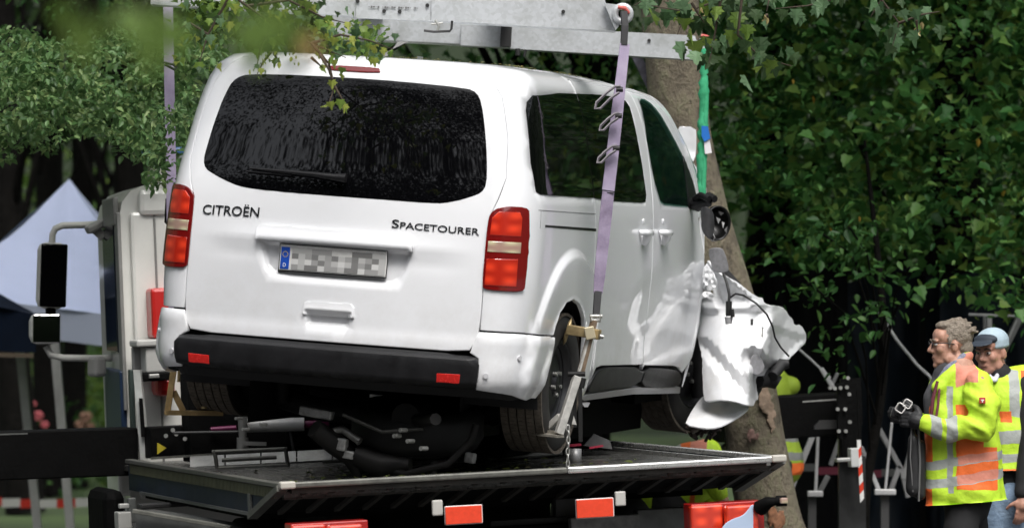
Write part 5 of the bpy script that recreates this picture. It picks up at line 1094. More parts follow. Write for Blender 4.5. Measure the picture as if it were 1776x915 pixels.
def sky_blocker_ring():  # added ring of rising ground, blocks low sky from view and window reflections
    b = MB(); vs = []; n = 72
    for i in range(n + 1):
        a = math.radians(360 * i / n)
        for r, z in ((68, -.05), (74, 9), (84, 22), (110, 34)): vs.append((r * math.sin(a), r * math.cos(a), z + 1.5 * noise.noise((a * 9, r, 1))))
    b.add(vs, [(i * 4 + k, i * 4 + 4 + k, i * 4 + 5 + k, i * 4 + 1 + k) for i in range(n) for k in range(3)], True); return b
tag(sky_blocker_ring().build('sky_blocker', mat('blocker_green', (.008, .014, .006), .95, vcol=(.02, .035, .012), vscale=.35)), kind='structure')

# ------------------------------------------------------------------ overhanging branches whose leaves can be told apart
LEAFM = {}
def leaf_object(parent, p, size, kind, m, rot):
    key = (kind, m.name)
    if key not in LEAFM:
        V, F = {'maple': MAPLE, 'oval': OVAL}[kind]; me = bpy.data.meshes.new('leaf'); me.from_pydata([tuple(v) for v in V], [], [tuple(f) for f in F]); me.materials.append(m); LEAFM[key] = me
    o = bpy.data.objects.new('leaf', LEAFM[key]); C.objects.link(o); o.parent = parent
    o.matrix_local = ROOTM[parent.name].inverted() @ Matrix.Translation(p) @ rot.to_matrix().to_4x4() @ Matrix.Scale(size, 4); return o
def leaf_tone(name, c, c2): 
    m = leaf_mat(name, [c, c2], .38); nt = m.node_tree; g = nt.nodes.new('ShaderNodeObjectInfo'); r = [n for n in nt.nodes if n.type == 'VALTORGB'][0]; nt.links.new(g.outputs['Random'], r.inputs['Fac']); return m
LT1 = leaf_tone('leaf_pale_green', (.08, .16, .07), (.17, .28, .15)); LT2 = leaf_tone('leaf_fresh_green', (.10, .18, .03), (.20, .30, .06)); LT3 = leaf_tone('leaf_deep_green', (.025, .06, .022), (.07, .12, .05)); LT4 = leaf_tone('leaf_yellow_green', (.25, .32, .06), (.34, .38, .08))
TWIG = mat('twig_brown', (.05, .035, .022), .8)
def branch(label, twigs, seeds, d, tones, size, kind='maple', name='overhanging_branch', facing=.5):
    t = thing(name, label, 'branch', loc=at(*twigs[0][0], d), group=None)
    for tw in twigs:
        b = MB(); pts = [at(x, y, d + .04 * math.sin(x)) for x, y in tw]; n = len(pts); b.tube(pts, [.008 * (1 - .75 * i / (n - 1)) for i in range(n)], 6); b.build('twig', TWIG, t, True)
    for i, (x, y) in enumerate(seeds):
        p = at(x, y, d + rnd.uniform(-.25, .25)); r = Euler((-PI / 2 - rnd.uniform(-.1, 1.0) * (1 - facing) + rnd.gauss(0, .45), rnd.gauss(0, .7), rnd.gauss(0, .5)))
        r = Euler((rnd.gauss(-PI / 2 + .35, .5), rnd.gauss(0, .8), rnd.gauss(0, .6)), 'YXZ')
        leaf_object(t, p, size * rnd.uniform(.6, 1.2), kind, tones[i % len(tones)] if rnd.random() < .8 else rnd.choice(tones), r)
    return t
def along(tw, per, sp):
    out = []
    for L in tw:
        for a, b_ in zip(L[:-1], L[1:]):
            n = max(1, int(math.hypot(b_[0] - a[0], b_[1] - a[1]) / per))
            out += [(a[0] + (b_[0] - a[0]) * k / n + rnd.gauss(0, sp), a[1] + (b_[1] - a[1]) * k / n + rnd.gauss(0, sp)) for k in range(n)]
    return out
T1 = [[(330, -70), (400, -10), (470, 40), (540, 75), (600, 100)], [(400, -10), (360, 60), (345, 110)], [(470, 40), (450, 90), (445, 118)], [(540, 75), (590, 60), (640, 70), (680, 85)], [(540, 75), (570, 110), (580, 150), (568, 185)], [(580, 150), (597, 178)], [(430, 10), (500, 0), (560, 30), (600, 40)], [(360, 60), (330, 40), (290, 60)]]
bhang = branch('leafy branch hanging over the left end of the van roof', T1, along(T1[:4], 5.2, 17) + along(T1[6:], 3.0, 20) + along([[(560, 60), (640, 78), (690, 88)]], 6, 10), 20.2, [LT2, LT2, LT3, LT1, LT4], .047)
o = leaves('foliage', [scatter(MAPLE2, clumps([tuple(at(rnd.uniform(318, 540), rnd.uniform(-40, 66), rnd.uniform(20.9, 21.5))) for _ in range(95)] + [tuple(at(rnd.uniform(560, 660), rnd.uniform(40, 92), rnd.uniform(21.0, 21.5))) for _ in range(14)], 6, .035), .050, .5)], G_BRIGHT, bhang); o.data.transform(ROOTM[bhang.name].inverted()); o['kind'] = 'stuff'
branch('thin twig with yellow-green leaves dangling over the rear window', [[(555, 95), (570, 120), (580, 150), (570, 180)], [(580, 150), (597, 178)]], [(566, 185), (572, 176), (590, 172), (598, 180), (600, 186), (580, 152), (560, 110), (590, 128), (575, 138)], 20.05, [LT4, LT4, LT2], .048)
branch('sprig of small drooping leaves over the left roof corner', [[(470, 90), (455, 110), (445, 130)], [(475, 92), (485, 112)], [(540, 100), (560, 118)]], along([[(470, 90), (455, 110), (443, 128)], [(475, 92), (488, 112)], [(500, 88), (515, 108)]], 3.2, 5), 20.1, [LT2, LT3, LT4], .028, 'oval')
T2 = [[(1330, -60), (1250, 0), (1190, 20), (1130, 10)], [(1250, 0), (1240, 60), (1230, 110)], [(1290, -30), (1280, 60), (1320, 100), (1375, 115)], [(1190, 20), (1175, 60)], [(1150, -20), (1100, 10)]]
branch('maple branch with serrated leaves beside the end of the lifting frame', T2, along(T2, 6.0, 16) + [(1215, 95), (1240, 125), (1228, 75), (1205, 70), (1180, 75), (1330, 105), (1290, 130)], 20.9, [LT3, LT1, LT2, LT3], .088)
T3 = [[(1480, -60), (1440, 0), (1400, 10), (1345, 15)], [(1480, -60), (1530, 0), (1560, 40), (1548, 80)], [(1560, 40), (1600, 25), (1630, 20)], [(1530, 0), (1510, 30)], [(1340, -30), (1330, 20)]]
branch('pale maple sprigs hanging into the top edge right of centre', T3, along(T3, 9, 12) + [(1548, 78), (1552, 60), (1538, 50)], 21.2, [LT1, LT1, LT3], .082)
T3b = [[(1200, 5), (1212, 25), (1222, 40)], [(1330, 25), (1335, 40)], [(1590, 35), (1592, 55)]]
branch('yellowish winged seeds hanging among the maple leaves', T3b, along(T3b, 6, 4) + [(1590, 48), (1594, 56), (1331, 30), (1327, 34)], 20.8, [leaf_tone('seed_tan', (.30, .24, .10), (.42, .36, .16))], .035, 'oval', 'maple_seeds')
T4 = [[(100, -60), (150, 10), (190, 60)], [(240, -60), (250, 0), (265, 70)], [(470, -60), (465, 0), (450, 40)], [(540, -60), (528, 0), (525, 45)]]
branch('blurred leaves close to the camera at the top left', T4[:3], [(130, 40), (165, 35), (190, 25), (245, 75), (262, 60), (230, 15), (275, 10), (300, 30), (440, 30), (468, 20), (490, 30), (455, 5), (110, 5)], 5.2, [leaf_tone('leaf_near', (.15, .25, .05), (.24, .38, .09))], .058)
branch('blurred tan leaf close to the camera above the van roof', T4[3:], [(525, 70), (528, 62)], 5.6, [leaf_tone('leaf_tan', (.50, .32, .12), (.52, .36, .14))], .036)
# fallen leaves: on the deck, on the roof, and yellow ones among the green
yl = [(1000, 207), (1410, 165), (1700, 205), (1697, 240), (1448, 250), (1530, 470), (1742, 330), (1770, 285), (1362, 395)]
for i, (x, y) in enumerate(yl[:0]): pass
b_ = branch('few yellow leaves among the dark maple foliage', [[(1690, 200), (1704, 208), (1712, 200)]], [(1410, 165), (1702, 205), (1697, 240), (1376, 137), (1742, 330), (1440, 395), (1490, 375)], 27.0, [leaf_tone('leaf_gold', (.36, .22, .03), (.42, .30, .05))], .05, 'oval', 'yellowing_twig')
cl = [TM @ Vector((rnd.gauss(-.2, .55), abs(rnd.gauss(.9, .5)), -.030 + rnd.uniform(0, .012))) for _ in range(190)]
tag(leaves('leaf_litter', [scatter(OVAL, np.array([tuple(c) for c in cl if abs((TM.inverted() @ c).x) < 1.15]), .036, 0, NR, .4)], leaf_mat('litter_mixed', [(.05, .045, .03), (.06, .08, .02), (.12, .15, .04), (.10, .08, .05)])), 'scraps of leaf and bark scattered over the wet deck', 'leaf litter', kind='stuff')
rl_ = []
for _ in range(160):
    u = rnd.uniform(.3, 3.0); v = 1.66 + rnd.uniform(0, .06); p = VM @ Vector(surf(np.array([u]), np.array([v]))[0] + np.array((0, 0, .006))); rl_.append(tuple(p))
for _ in range(60):
    p = VM @ Vector(surf(np.array([rnd.uniform(-.6, .7)]), np.array([1.68]))[0] + np.array((0, 0, .006))); rl_.append(tuple(p))
tag(leaves('roof_litter', [scatter(KITE, np.array(rl_), .016, 0, NR, .5)], leaf_mat('litter_brown', [(.05, .04, .02), (.10, .12, .04), (.2, .16, .05)])), 'bits of leaf and twig lying on the van roof', 'leaf litter', kind='stuff')
b = MB(); b.tube([at(885, 121, 21.9), at(902, 124, 21.92), at(912, 122, 21.95), at(922, 130, 21.97)], .004, 5); tag(b.build('twig', TWIG), 'small dark twig lying on the roof edge', 'twig')
# ================================================================== TENTS, SHEETS, BARRIER TAPE
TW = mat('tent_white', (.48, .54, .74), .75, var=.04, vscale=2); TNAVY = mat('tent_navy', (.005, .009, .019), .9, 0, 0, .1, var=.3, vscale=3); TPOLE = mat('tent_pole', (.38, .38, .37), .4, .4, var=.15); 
tent = thing('pop_up_tent', 'white pop-up tent with a pointed roof behind the truck cab', 'tent', loc=at(110, 1000, 33))
ap = at(120, 310, 33.8); c = [at(-135, 505, 32.3), at(305, 560, 32.6), at(345, 545, 35.2), at(-80, 500, 35.4)]
def roof(s, t, k):
    a, b_ = c[k], c[(k + 1) % 4]; e = a.lerp(b_, s); p = e.lerp(ap, t); sag = .16 * math.sin(PI * t) * (1 if t < 1 else 0); p.z -= sag * .8 * (.6 + .4 * math.sin(PI * s)); p.z += .02 * math.sin(s * 9 + t * 7) * math.sin(PI * t); return p
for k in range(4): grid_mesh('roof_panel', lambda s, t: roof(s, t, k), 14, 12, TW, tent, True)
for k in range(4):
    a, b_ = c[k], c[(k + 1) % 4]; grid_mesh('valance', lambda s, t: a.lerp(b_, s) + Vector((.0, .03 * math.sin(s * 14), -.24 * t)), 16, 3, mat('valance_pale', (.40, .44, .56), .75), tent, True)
for x0, y0, x1, y1, d in ((92, 560, 128, 1120, 31.6), (33, 590, 70, 1120, 33.2), (300, 560, 300, 960, 32.6)):
    b = MB(); b.bar(at(x0, y0, d), Vector((at(x1, y1, d).x, d, 0.0)), .062, .062); b.build('leg', TPOLE, tent, True)
nt_ = thing('pop_up_tent', 'dark navy tent edge at the far left beside the cab mirrors', 'tent', loc=at(-120, 1000, 31))
grid_mesh('valance', lambda s, t: at(-160, 500, 30.2).lerp(at(64, 545, 30.6), s) + Vector((0, .05 * math.sin(s * 11), -.27 * t - .05 * t * math.sin(PI * s))), 18, 5, TNAVY, nt_, True)
grid_mesh('roof_panel', lambda s, t: at(-160, 500, 30.2).lerp(at(64, 545, 30.6), s).lerp(at(-230, 380, 31.8), t * .9), 8, 8, TNAVY, nt_, True)
b = MB(); b.bar(at(-160, 612, 30.2), at(58, 616, 30.4), .03, .03); b.build('crossbar', mat('bar_brown', (.10, .075, .05), .5), nt_, True)
b = MB(); b.bar(at(-130, 560, 30.3), Vector((at(-130, 1000, 30.3).x, 30.3, 0)), .06, .06); b.build('leg', TPOLE, nt_, True)
def tape(name, label, x0, y0, x1, y1, d, n, c1, c2, h=.075):
    t = thing(name, label, 'barrier tape', loc=at((x0 + x1) / 2, y0, d)); a, b_ = at(x0, y0, d), at(x1, y1, d)
    for k in range(n):
        p, q = a.lerp(b_, k / n), a.lerp(b_, (k + 1) / n); s = -.06 * math.sin(PI * (k + .5) / n)
        m = MB(); m.prism([p + Vector((0, 0, s)), q + Vector((0, 0, s)), q + Vector((0, .01, s - h)), p + Vector((0, .01, s - h))], (0, .003, 0)); m.build('tape_section', c1 if k % 2 else c2, t, True)
TR = mat('tape_red', (.42, .025, .015), .5); TWH = mat('tape_white', (.45, .45, .43), .5)
tape('barrier_tape', 'red and white barrier tape behind the left tent legs', -60, 858, 290, 846, 37, 11, TR, TWH)
tape('barrier_tape', 'grey and pink barrier tape glimpsed behind the white struts', 1380, 800, 1640, 797, 28.6, 7, mat('tape_pink', (.14, .02, .04), .6), mat('tape_grey', (.09, .09, .09), .6), .05)
# dark sheets hung as a screen on the right
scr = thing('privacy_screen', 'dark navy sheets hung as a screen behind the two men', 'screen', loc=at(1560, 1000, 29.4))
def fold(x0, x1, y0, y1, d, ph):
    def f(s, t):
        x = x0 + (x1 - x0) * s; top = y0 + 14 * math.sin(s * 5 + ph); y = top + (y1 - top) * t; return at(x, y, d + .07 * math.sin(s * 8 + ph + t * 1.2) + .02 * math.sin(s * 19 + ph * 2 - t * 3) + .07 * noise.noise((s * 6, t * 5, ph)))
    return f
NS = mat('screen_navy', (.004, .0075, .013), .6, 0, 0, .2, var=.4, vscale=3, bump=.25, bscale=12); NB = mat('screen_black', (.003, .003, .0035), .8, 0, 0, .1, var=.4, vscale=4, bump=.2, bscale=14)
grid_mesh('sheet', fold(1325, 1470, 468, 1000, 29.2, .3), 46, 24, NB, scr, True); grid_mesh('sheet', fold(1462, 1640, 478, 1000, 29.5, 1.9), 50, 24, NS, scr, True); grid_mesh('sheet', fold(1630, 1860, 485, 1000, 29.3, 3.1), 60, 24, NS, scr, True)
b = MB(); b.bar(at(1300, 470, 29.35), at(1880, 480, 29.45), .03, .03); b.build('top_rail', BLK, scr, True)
for x in (1330, 1600, 1850): b = MB(); b.bar(at(x, 470, 29.45), Vector((at(x, 470, 29.45).x, 29.45, 0)), .04, .04); b.build('post', BLK, scr, True)
fr_ = thing('tent_frame', 'grey folding tent frame of crossed struts in front of the dark sheets', 'tent frame', loc=at(1480, 1000, 27.4))
P1 = mat('strut_pale', (.46, .46, .46), .4, .2, var=.15); P2 = mat('strut_grey', (.21, .21, .21), .45, .2, var=.2)
for x0, y0, x1, y1, w, m in ((1411, 750, 1372, 845, .05, P1), (1419, 735, 1414, 856, .028, P1), (1436, 824, 1419, 856, .045, P2), (1493, 774, 1524, 850, .038, P1), (1546.5, 732, 1535, 850, .022, P1), (1520, 735, 1562, 812, .045, P2), (1560, 806, 1544, 850, .045, P2), (1523, 750, 1500, 800, .045, P2), (1424, 638, 1445, 672, .04, P1), (1453, 646, 1440, 672, .03, P2), (1462, 745, 1440, 806, .04, P2), (1562, 810, 1574, 862, .04, P2), (1583, 770, 1566, 830, .05, P2), (1360, 760, 1352, 700, .03, P1)):
    b = MB(); d = 27.2 if m is P1 else 27.5; b.bar(at(x0, y0, d), at(x1, y1, d), w, w * .7, bev=.004); b.build('strut', m, fr_, True)
for x0, x1, y in ((1400, 1427, 855), (1516, 1553, 852)): b = MB(); p, q = at(x0, y - 5, 27.15), at(x1, y + 5, 27.15); b.box((p + q) / 2, (q.x - p.x, .06, p.z - q.z), None, .006); b.build('joint', P1, fr_, True)
for x in (1408, 1534): b = MB(); b.bar(at(x, 858, 27.2), Vector((at(x, 858, 27.2).x, 27.2, 0)), .05, .05); b.build('leg', mat('frame_leg_dark', (.05, .05, .05), .5), fr_, True)  # dark grey legs below the paler struts
for L, w in (([(1521, 537), (1556, 590), (1590, 632), (1612, 652)], .02), ([(1380, 600), (1405, 622), (1440, 655)], .016), ([(1612, 652), (1620, 668)], .02)):
    b = MB(); b.tube([at(x, y, 27.6) for x, y in L], w / 2, 6); b.build('guy_cord', P1, fr_, True)
f2 = thing('tent_frame', 'pale tent frame corner standing above the man in the cap', 'tent frame', loc=at(1720, 1000, 28.2))
for x0, y0, x1, y1, w, m in ((1680, 545, 1770, 548, .016, P1), (1708, 548, 1709, 1000, .022, P2), (1716, 547, 1716, 1000, .03, P1), (1768, 551, 1742, 604, .045, P2), (1742, 602, 1739, 650, .02, P2)): b = MB(); b.bar(at(x0, y0, 28.2), at(x1, y1, 28.2), w, w, bev=.003); b.build('strut', m, f2, True)
b = MB(); b.bar(at(1763, 555, 28.1), at(1744, 600, 28.1), .012, .01); b.build('strut', P1, f2, True)
# ================================================================== PEOPLE
def cap_mesh(bm, a, b, ra, rb, n=14):
    """tapered round limb"""
    a, b = Vector(a), Vector(b); L = (b - a).length
    if L < 1e-6: return ell_mesh(bm, a, (ra, ra, ra))
    z = (b - a) / L; x = z.orthogonal().normalized(); y = z.cross(x); rings = []
    prof_ = [(-ra * math.cos(t), ra * math.sin(t)) for t in (.25, .6, 1.0, 1.57)] + [(L + rb * math.cos(t), rb * math.sin(t)) for t in (1.57, 1.0, .6, .25)]
    for h, r in prof_: rings.append([bm.verts.new(a + z * h + (x * math.cos(2 * PI * k / n) + y * math.sin(2 * PI * k / n)) * r) for k in range(n)])
    for i in range(len(rings) - 1):
        for k in range(n): bm.faces.new((rings[i][k], rings[i][(k + 1) % n], rings[i + 1][(k + 1) % n], rings[i + 1][k]))
    bm.faces.new(rings[0][::-1]); bm.faces.new(rings[-1])
def ell_mesh(bm, c, r, R=None, n=18):
    M = Matrix.Translation(c) @ (R.to_4x4() if R is not None else Matrix.Identity(4)) @ Matrix.Diagonal((*r, 1)); bmesh.ops.create_uvsphere(bm, u_segments=n, v_segments=n // 2 + 2, radius=1, matrix=M)
def soft(name, shapes, voxel, m, parent, smooth=3, wrinkle=None, hem=None):
    """one continuous surface grown over limbs and lumps: ('c', a, b, ra, rb) or ('e', centre, radii[, rotation])"""
    bm = bmesh.new()
    for s in shapes:
        if s[0] == 'c': cap_mesh(bm, *s[1:])
        else: ell_mesh(bm, *s[1:])
    bmesh.ops.recalc_face_normals(bm, faces=bm.faces); me = bpy.data.meshes.new('tmp'); bm.to_mesh(me); bm.free()
    o = bpy.data.objects.new('tmp', me); C.objects.link(o)
    r = o.modifiers.new('r', 'REMESH'); r.mode = 'VOXEL'; r.voxel_size = voxel
    s = o.modifiers.new('s', 'SMOOTH'); s.iterations = smooth; s.factor = .5
    bpy.context.view_layer.update(); ev = o.evaluated_get(bpy.context.evaluated_depsgraph_get()); me2 = bpy.data.meshes.new_from_object(ev); bpy.data.objects.remove(o); bpy.data.meshes.remove(me)
    n = len(me2.vertices); co = np.empty(n * 3); me2.vertices.foreach_get('co', co); co = co.reshape(-1, 3); no = np.empty(n * 3); me2.vertices.foreach_get('normal', no); no = no.reshape(-1, 3)
    if wrinkle is not None: co = co + no * wrinkle(co)[:, None]
    if hem is not None:      # cut straight along the hem: hem = (x, z, dz/dx)
        zh = hem[1] + (co[:, 0] - hem[0]) * hem[2]; co[:, 2] = np.maximum(co[:, 2], zh + .004 * vnoise(co[:, 0] * 16, co[:, 1] * 16))
    I = np.array(ROOTM[root_of(parent).name].inverted()); co = co @ I[:3, :3].T + I[:3, 3]
    me2.vertices.foreach_set('co', co.ravel()); me2.polygons.foreach_set('use_smooth', [True] * len(me2.polygons)); me2.materials.clear(); me2.materials.append(m); me2.name = name; me2.update()
    o = bpy.data.objects.new(name, me2); C.objects.link(o); o.parent = parent; return o
def folds(amp, sx, sy, sz, seed=0., k=(0., 0.)):
    def f(co):
        x, y, z = co[:, 0], co[:, 1], co[:, 2]; zz = z + k[0] * x + k[1] * y
        a = vnoise(zz * sz + seed, x * sx + y * sy + seed); b = vnoise(zz * sz * 2.1 + 7 + seed, (x * sx + y * sy) * 1.9 + seed)
        r = 1 - 2 * np.abs(a); return amp * (r * .7 - .35 + b * .7)
    return f
SKIN = mat('skin', (.40, .20, .14), .48, 0, 0, .4, vcol=(.52, .30, .215), vscale=38, bump=.12, bscale=260); SKIN2 = mat('skin_ruddy', (.40, .20, .145), .5, 0, 0, .4, vcol=(.46, .25, .18), vscale=30)
def head_shapes(M):
    """a head looking along local +Y, centred at ear height"""
    q = lambda *c: M @ Vector(c); R = M.to_3x3(); S = []
    E = lambda c, r, rr=None: S.append(('e', q(*c), r, R if rr is None else R @ rr)); Cc = lambda a, b, ra, rb: S.append(('c', q(*a), q(*b), ra, rb))
    E((0, -.018, .036), (.075, .097, .084)); E((0, .022, -.035), (.062, .072, .082)); E((0, .046, -.085), (.046, .046, .032)); E((0, .078, -.106), (.021, .018, .016))
    E((0, .055, .045), (.060, .036, .045))
    for s in (-1, 1):
        E((s * .028, .084, .020), (.026, .013, .009)); E((s * .040, .060, -.022), (.024, .026, .028)); E((s * .075, -.008, -.012), (.008, .019, .031), Matrix.Rotation(s * .3, 3, 'Z')); E((s * .011, .100, -.034), (.010, .012, .009)); E((s * .055, .01, -.075), (.016, .035, .03))
    Cc((0, .088, .016), (0, .112, -.028), .009, .013); E((0, .088, -.062), (.023, .011, .006)); E((0, .086, -.075), (.020, .011, .007)); E((0, .080, -.066), (.03, .014, .02))
    Cc((0, -.028, -.06), (0, -.045, -.20), .056, .062); return S
def face_bits(p, body, M, hairc, brow=True, eyes=True):
    q = lambda *c: M @ Vector(c); R = M.to_3x3(); I = ROOTM[p.name].inverted()
    for s in (-1, 1):
        bm = bmesh.new(); ell_mesh(bm, I @ q(s * .030, .083, .003), (.013, .010, .008), R, 12); me = bpy.data.meshes.new('eye'); bm.to_mesh(me); bm.free(); me.materials.append(mat('eye_white', (.55, .52, .48), .3)); o = bpy.data.objects.new('eye', me); C.objects.link(o); o.parent = body
        bm = bmesh.new(); ell_mesh(bm, I @ q(s * .030, .0915, .003), (.0058, .003, .0062), R, 10); me = bpy.data.meshes.new('iris'); bm.to_mesh(me); bm.free(); me.materials.append(mat('iris_dark', (.02, .015, .01), .2)); o = bpy.data.objects.new('iris', me); C.objects.link(o); o.parent = body
        b = MB(); b.tube([q(s * .012, .096, .022), q(s * .03, .098, .028), q(s * .05, .086, .022)], [.004, .005, .003], 6); b.build('eyebrow', hairc, body, True)
    b = MB(); b.tube([q(-.022, .092, -.069), q(0, .0985, -.068), q(.022, .092, -.069)], [.0012, .0022, .0012], 6); b.build('mouth', mat('lip_line', (.16, .06, .05), .6), body, True)
def hand_shapes(w, palm, fdir, side, curl=.6, s=1.):
    """palm with four bent fingers and a thumb; w wrist, palm = middle of the palm, fdir finger direction, side = thumb side"""
    w, palm = Vector(w), Vector(palm); f = Vector(fdir).normalized(); sd = Vector(side); sd = (sd - f * sd.dot(f)).normalized(); n = f.cross(sd); S = [('c', w, palm, .030 * s, .036 * s), ('e', palm, (.043 * s, .043 * s, .022 * s), Matrix((f, sd, n)).transposed())]
    for k, L in enumerate((.072, .080, .074, .058)):
        base = palm + f * .038 * s + sd * (.028 - .019 * k) * s; a = base; d = f.copy()
        for j, l in enumerate((.45, .32, .25)):
            d = (d * math.cos(curl) + n * math.sin(curl)).normalized() if j else (d * math.cos(curl * .6) + n * math.sin(curl * .6)).normalized(); b_ = a + d * L * l * s; S.append(('c', a, b_, (.0098 - .0008 * j) * s, (.0090 - .0008 * j) * s)); a = b_
    a = palm - f * .012 * s + sd * .036 * s; d = (f * .5 + sd * .75 + n * .4).normalized(); b_ = a + d * .035 * s; S.append(('c', a, b_, .013 * s, .011 * s)); S.append(('c', b_, b_ + (d * .5 + n * .6 + f * .5).normalized() * .03 * s, .0105 * s, .009 * s)); return S
def banded(name, base, layers, rough=.6, wr=.25):
    """cloth with sewn-on panels and bands: layers = (x0, x1, z0, z1, slope dz/dx, colour[, rough]) in the wearer's own space"""
    m = mat(name, base, rough, 0, 0, .3); nt = m.node_tree; N = nt.nodes; b = N['Principled BSDF']; tc = N.new('ShaderNodeTexCoord'); sp = N.new('ShaderNodeSeparateXYZ'); nz = N.new('ShaderNodeTexNoise'); nz.inputs['Scale'].default_value = 7; nz.inputs['Detail'].default_value = 3
    mv = N.new('ShaderNodeVectorMath'); mv.operation = 'MULTIPLY_ADD'; mv.inputs[1].default_value = (.035, .035, .035); cz = N.new('ShaderNodeVectorMath'); cz.operation = 'SUBTRACT'; cz.inputs[1].default_value = (.0175, .0175, .0175)
    nt.links.new(tc.outputs['Object'], nz.inputs['Vector']); nt.links.new(nz.outputs['Color'], mv.inputs[0]); nt.links.new(tc.outputs['Object'], mv.inputs[2]); nt.links.new(mv.outputs[0], cz.inputs[0]); nt.links.new(cz.outputs[0], sp.inputs[0])
    def mth(op, a, c=None, d=None):
        n = N.new('ShaderNodeMath'); n.operation = op
        for i, v in enumerate((a, c, d)):
            if v is None: continue
            if isinstance(v, (int, float)): n.inputs[i].default_value = v
            else: nt.links.new(v, n.inputs[i])
        return n.outputs[0]
    col = N.new('ShaderNodeRGB'); col.outputs[0].default_value = (*base, 1); cur = col.outputs[0]
    for L in layers:
        x0, x1, z0, z1, k, c = L[:6]; zz = mth('MULTIPLY_ADD', sp.outputs['X'], -k, sp.outputs['Z'])
        g = mth('MULTIPLY', mth('MULTIPLY', mth('GREATER_THAN', sp.outputs['X'], x0), mth('LESS_THAN', sp.outputs['X'], x1)), mth('MULTIPLY', mth('GREATER_THAN', zz, z0), mth('LESS_THAN', zz, z1)))
        if len(L) > 6: g = mth('MULTIPLY', g, mth('LESS_THAN', sp.outputs['Y'], L[6]))
        mx = N.new('ShaderNodeMix'); mx.data_type = 'RGBA'; nt.links.new(g, mx.inputs[0]); nt.links.new(cur, mx.inputs[6]); mx.inputs[7].default_value = (*c, 1); cur = mx.outputs[2]
    nt.links.new(cur, b.inputs['Base Color'])
    n2 = N.new('ShaderNodeTexNoise'); n2.inputs['Scale'].default_value = 14; n2.inputs['Detail'].default_value = 5; bp = N.new('ShaderNodeBump'); bp.inputs['Strength'].default_value = wr * 1.6; bp.inputs['Distance'].default_value = .03; nt.links.new(tc.outputs['Object'], n2.inputs['Vector']); nt.links.new(n2.outputs['Fac'], bp.inputs['Height']); nt.links.new(bp.outputs[0], b.inputs['Normal'])
    return m
NEON = (.50, .74, .045); ORNG = (.80, .16, .035); SILV = (.36, .38, .36); SALM = (.62, .24, .17)
BLKC = mat('black_cloth', (.010, .010, .011), .85, var=.3, vscale=20)

# --- the man with the camera, seen from his left side
D1 = 22.5; K1 = FPX / D1
p1 = thing('person', 'man with glasses in a yellow and orange high-visibility jacket, holding a camera', 'person', loc=(at(1672, 560, D1).x, D1, 0))
P = lambda px, py, dy=0.: at(px, py, D1) + Vector((0, dy, 0))
H1 = Matrix.Translation(P(1648, 597)) @ Matrix.Rotation(PI / 2 + .12, 4, 'Z') @ Matrix.Rotation(-.03, 4, 'X')
arm_l = [P(1692, 664, -.17), P(1697, 742, -.21), P(1603, 734, -.20)]; arm_r = [P(1672, 668, .19), P(1655, 748, .22), P(1592, 728, .06)]
S = head_shapes(H1) + [('c', P(1662, 640), P(1672, 700), .09, .13), ('c', P(1672, 690), P(1676, 840), .13, .115), ('c', P(1690, 668, -.15), P(1672, 664, .17), .05, .05), ('c', arm_l[0], arm_l[1], .05, .042), ('c', arm_l[1], arm_l[2], .042, .03), ('c', arm_r[0], arm_r[1], .05, .042), ('c', arm_r[1], arm_r[2], .042, .03)]
for dy, fx in ((-.10, 1665), (.10, 1700)):
    hip = P(1676, 856, dy * .6); kn = Vector((P(fx, 0).x - .02, D1 + dy, .50)); an = Vector((P(fx, 0).x + .02, D1 + dy, .09)); S += [('c', hip, kn, .070, .055), ('c', kn, an, .055, .04), ('c', an, an + Vector((-.14, 0, -.05)), .04, .03)]
S += hand_shapes(arm_l[2], P(1583, 727, -.18), (-1, .25, .12), (0, .1, 1), .75, 1.) + hand_shapes(arm_r[2], P(1578, 722, .05), (-1, -.2, .1), (0, -.1, 1), .7, 1.)
body1 = soft('body', S, .0065, SKIN, p1, 3)
HAIR1 = mat('hair_grey_brown', (.17, .135, .10), .6, vcol=(.42, .36, .29), vscale=55, bump=1., bscale=160)
q = lambda M, *c: M @ Vector(c)
hs_ = [('e', q(H1, 0, -.030, .048), (.081, .094, .081), H1.to_3x3()), ('e', q(H1, 0, .03, .098), (.058, .045, .026), H1.to_3x3()), ('e', q(H1, 0, -.07, -.02), (.066, .050, .055), H1.to_3x3())]
for k in range(46):
    a = rnd.uniform(0, 2 * PI); e = rnd.uniform(.1, 1.45); c_ = Vector((.078 * math.cos(a) * math.cos(e), -.03 + .092 * math.sin(a) * math.cos(e), .05 + .080 * math.sin(e))); hs_.append(('c', q(H1, *c_), q(H1, *(c_ + Vector((rnd.gauss(0, .01), -.022, rnd.gauss(0, .004))))), .010, .006))
for s in (-1, 1): hs_.append(('c', q(H1, s * .072, .018, .03), q(H1, s * .071, .020, -.012), .011, .006))
soft('hair', hs_, .0055, HAIR1, p1, 2, lambda co: .004 * vnoise(co[:, 0] * 120, co[:, 2] * 160 + co[:, 1] * 90))
face_bits(p1, body1, H1, HAIR1)
b = MB(); GL = mat('spectacle_black', (.012, .012, .014), .3)
for s in (-1, 1):
    b.tube([q(H1, s * (.031 + .022 * math.cos(a)), .108 - .012 * abs(math.cos(a)) * (s * math.cos(a) > 0), .002 + .017 * math.sin(a)) for a in np.linspace(0, 2 * PI, 14, endpoint=False)], .0026, 6, True); b.tube([q(H1, s * .053, .098, .008), q(H1, s * .074, .05, .010), q(H1, s * .080, .0, .004), q(H1, s * .079, -.015, -.008)], .0026, 6)
b.tube([q(H1, -.010, .110, .006), q(H1, .010, .110, .006)], .0024, 6); b.build('spectacles', GL, p1, True)['kind'] = 'thing'
X0 = at(1672, 560, D1).x; lx = lambda px: (px - 888) / K1 - X0; lz = lambda py: 1.75 + (560 - py) / K1
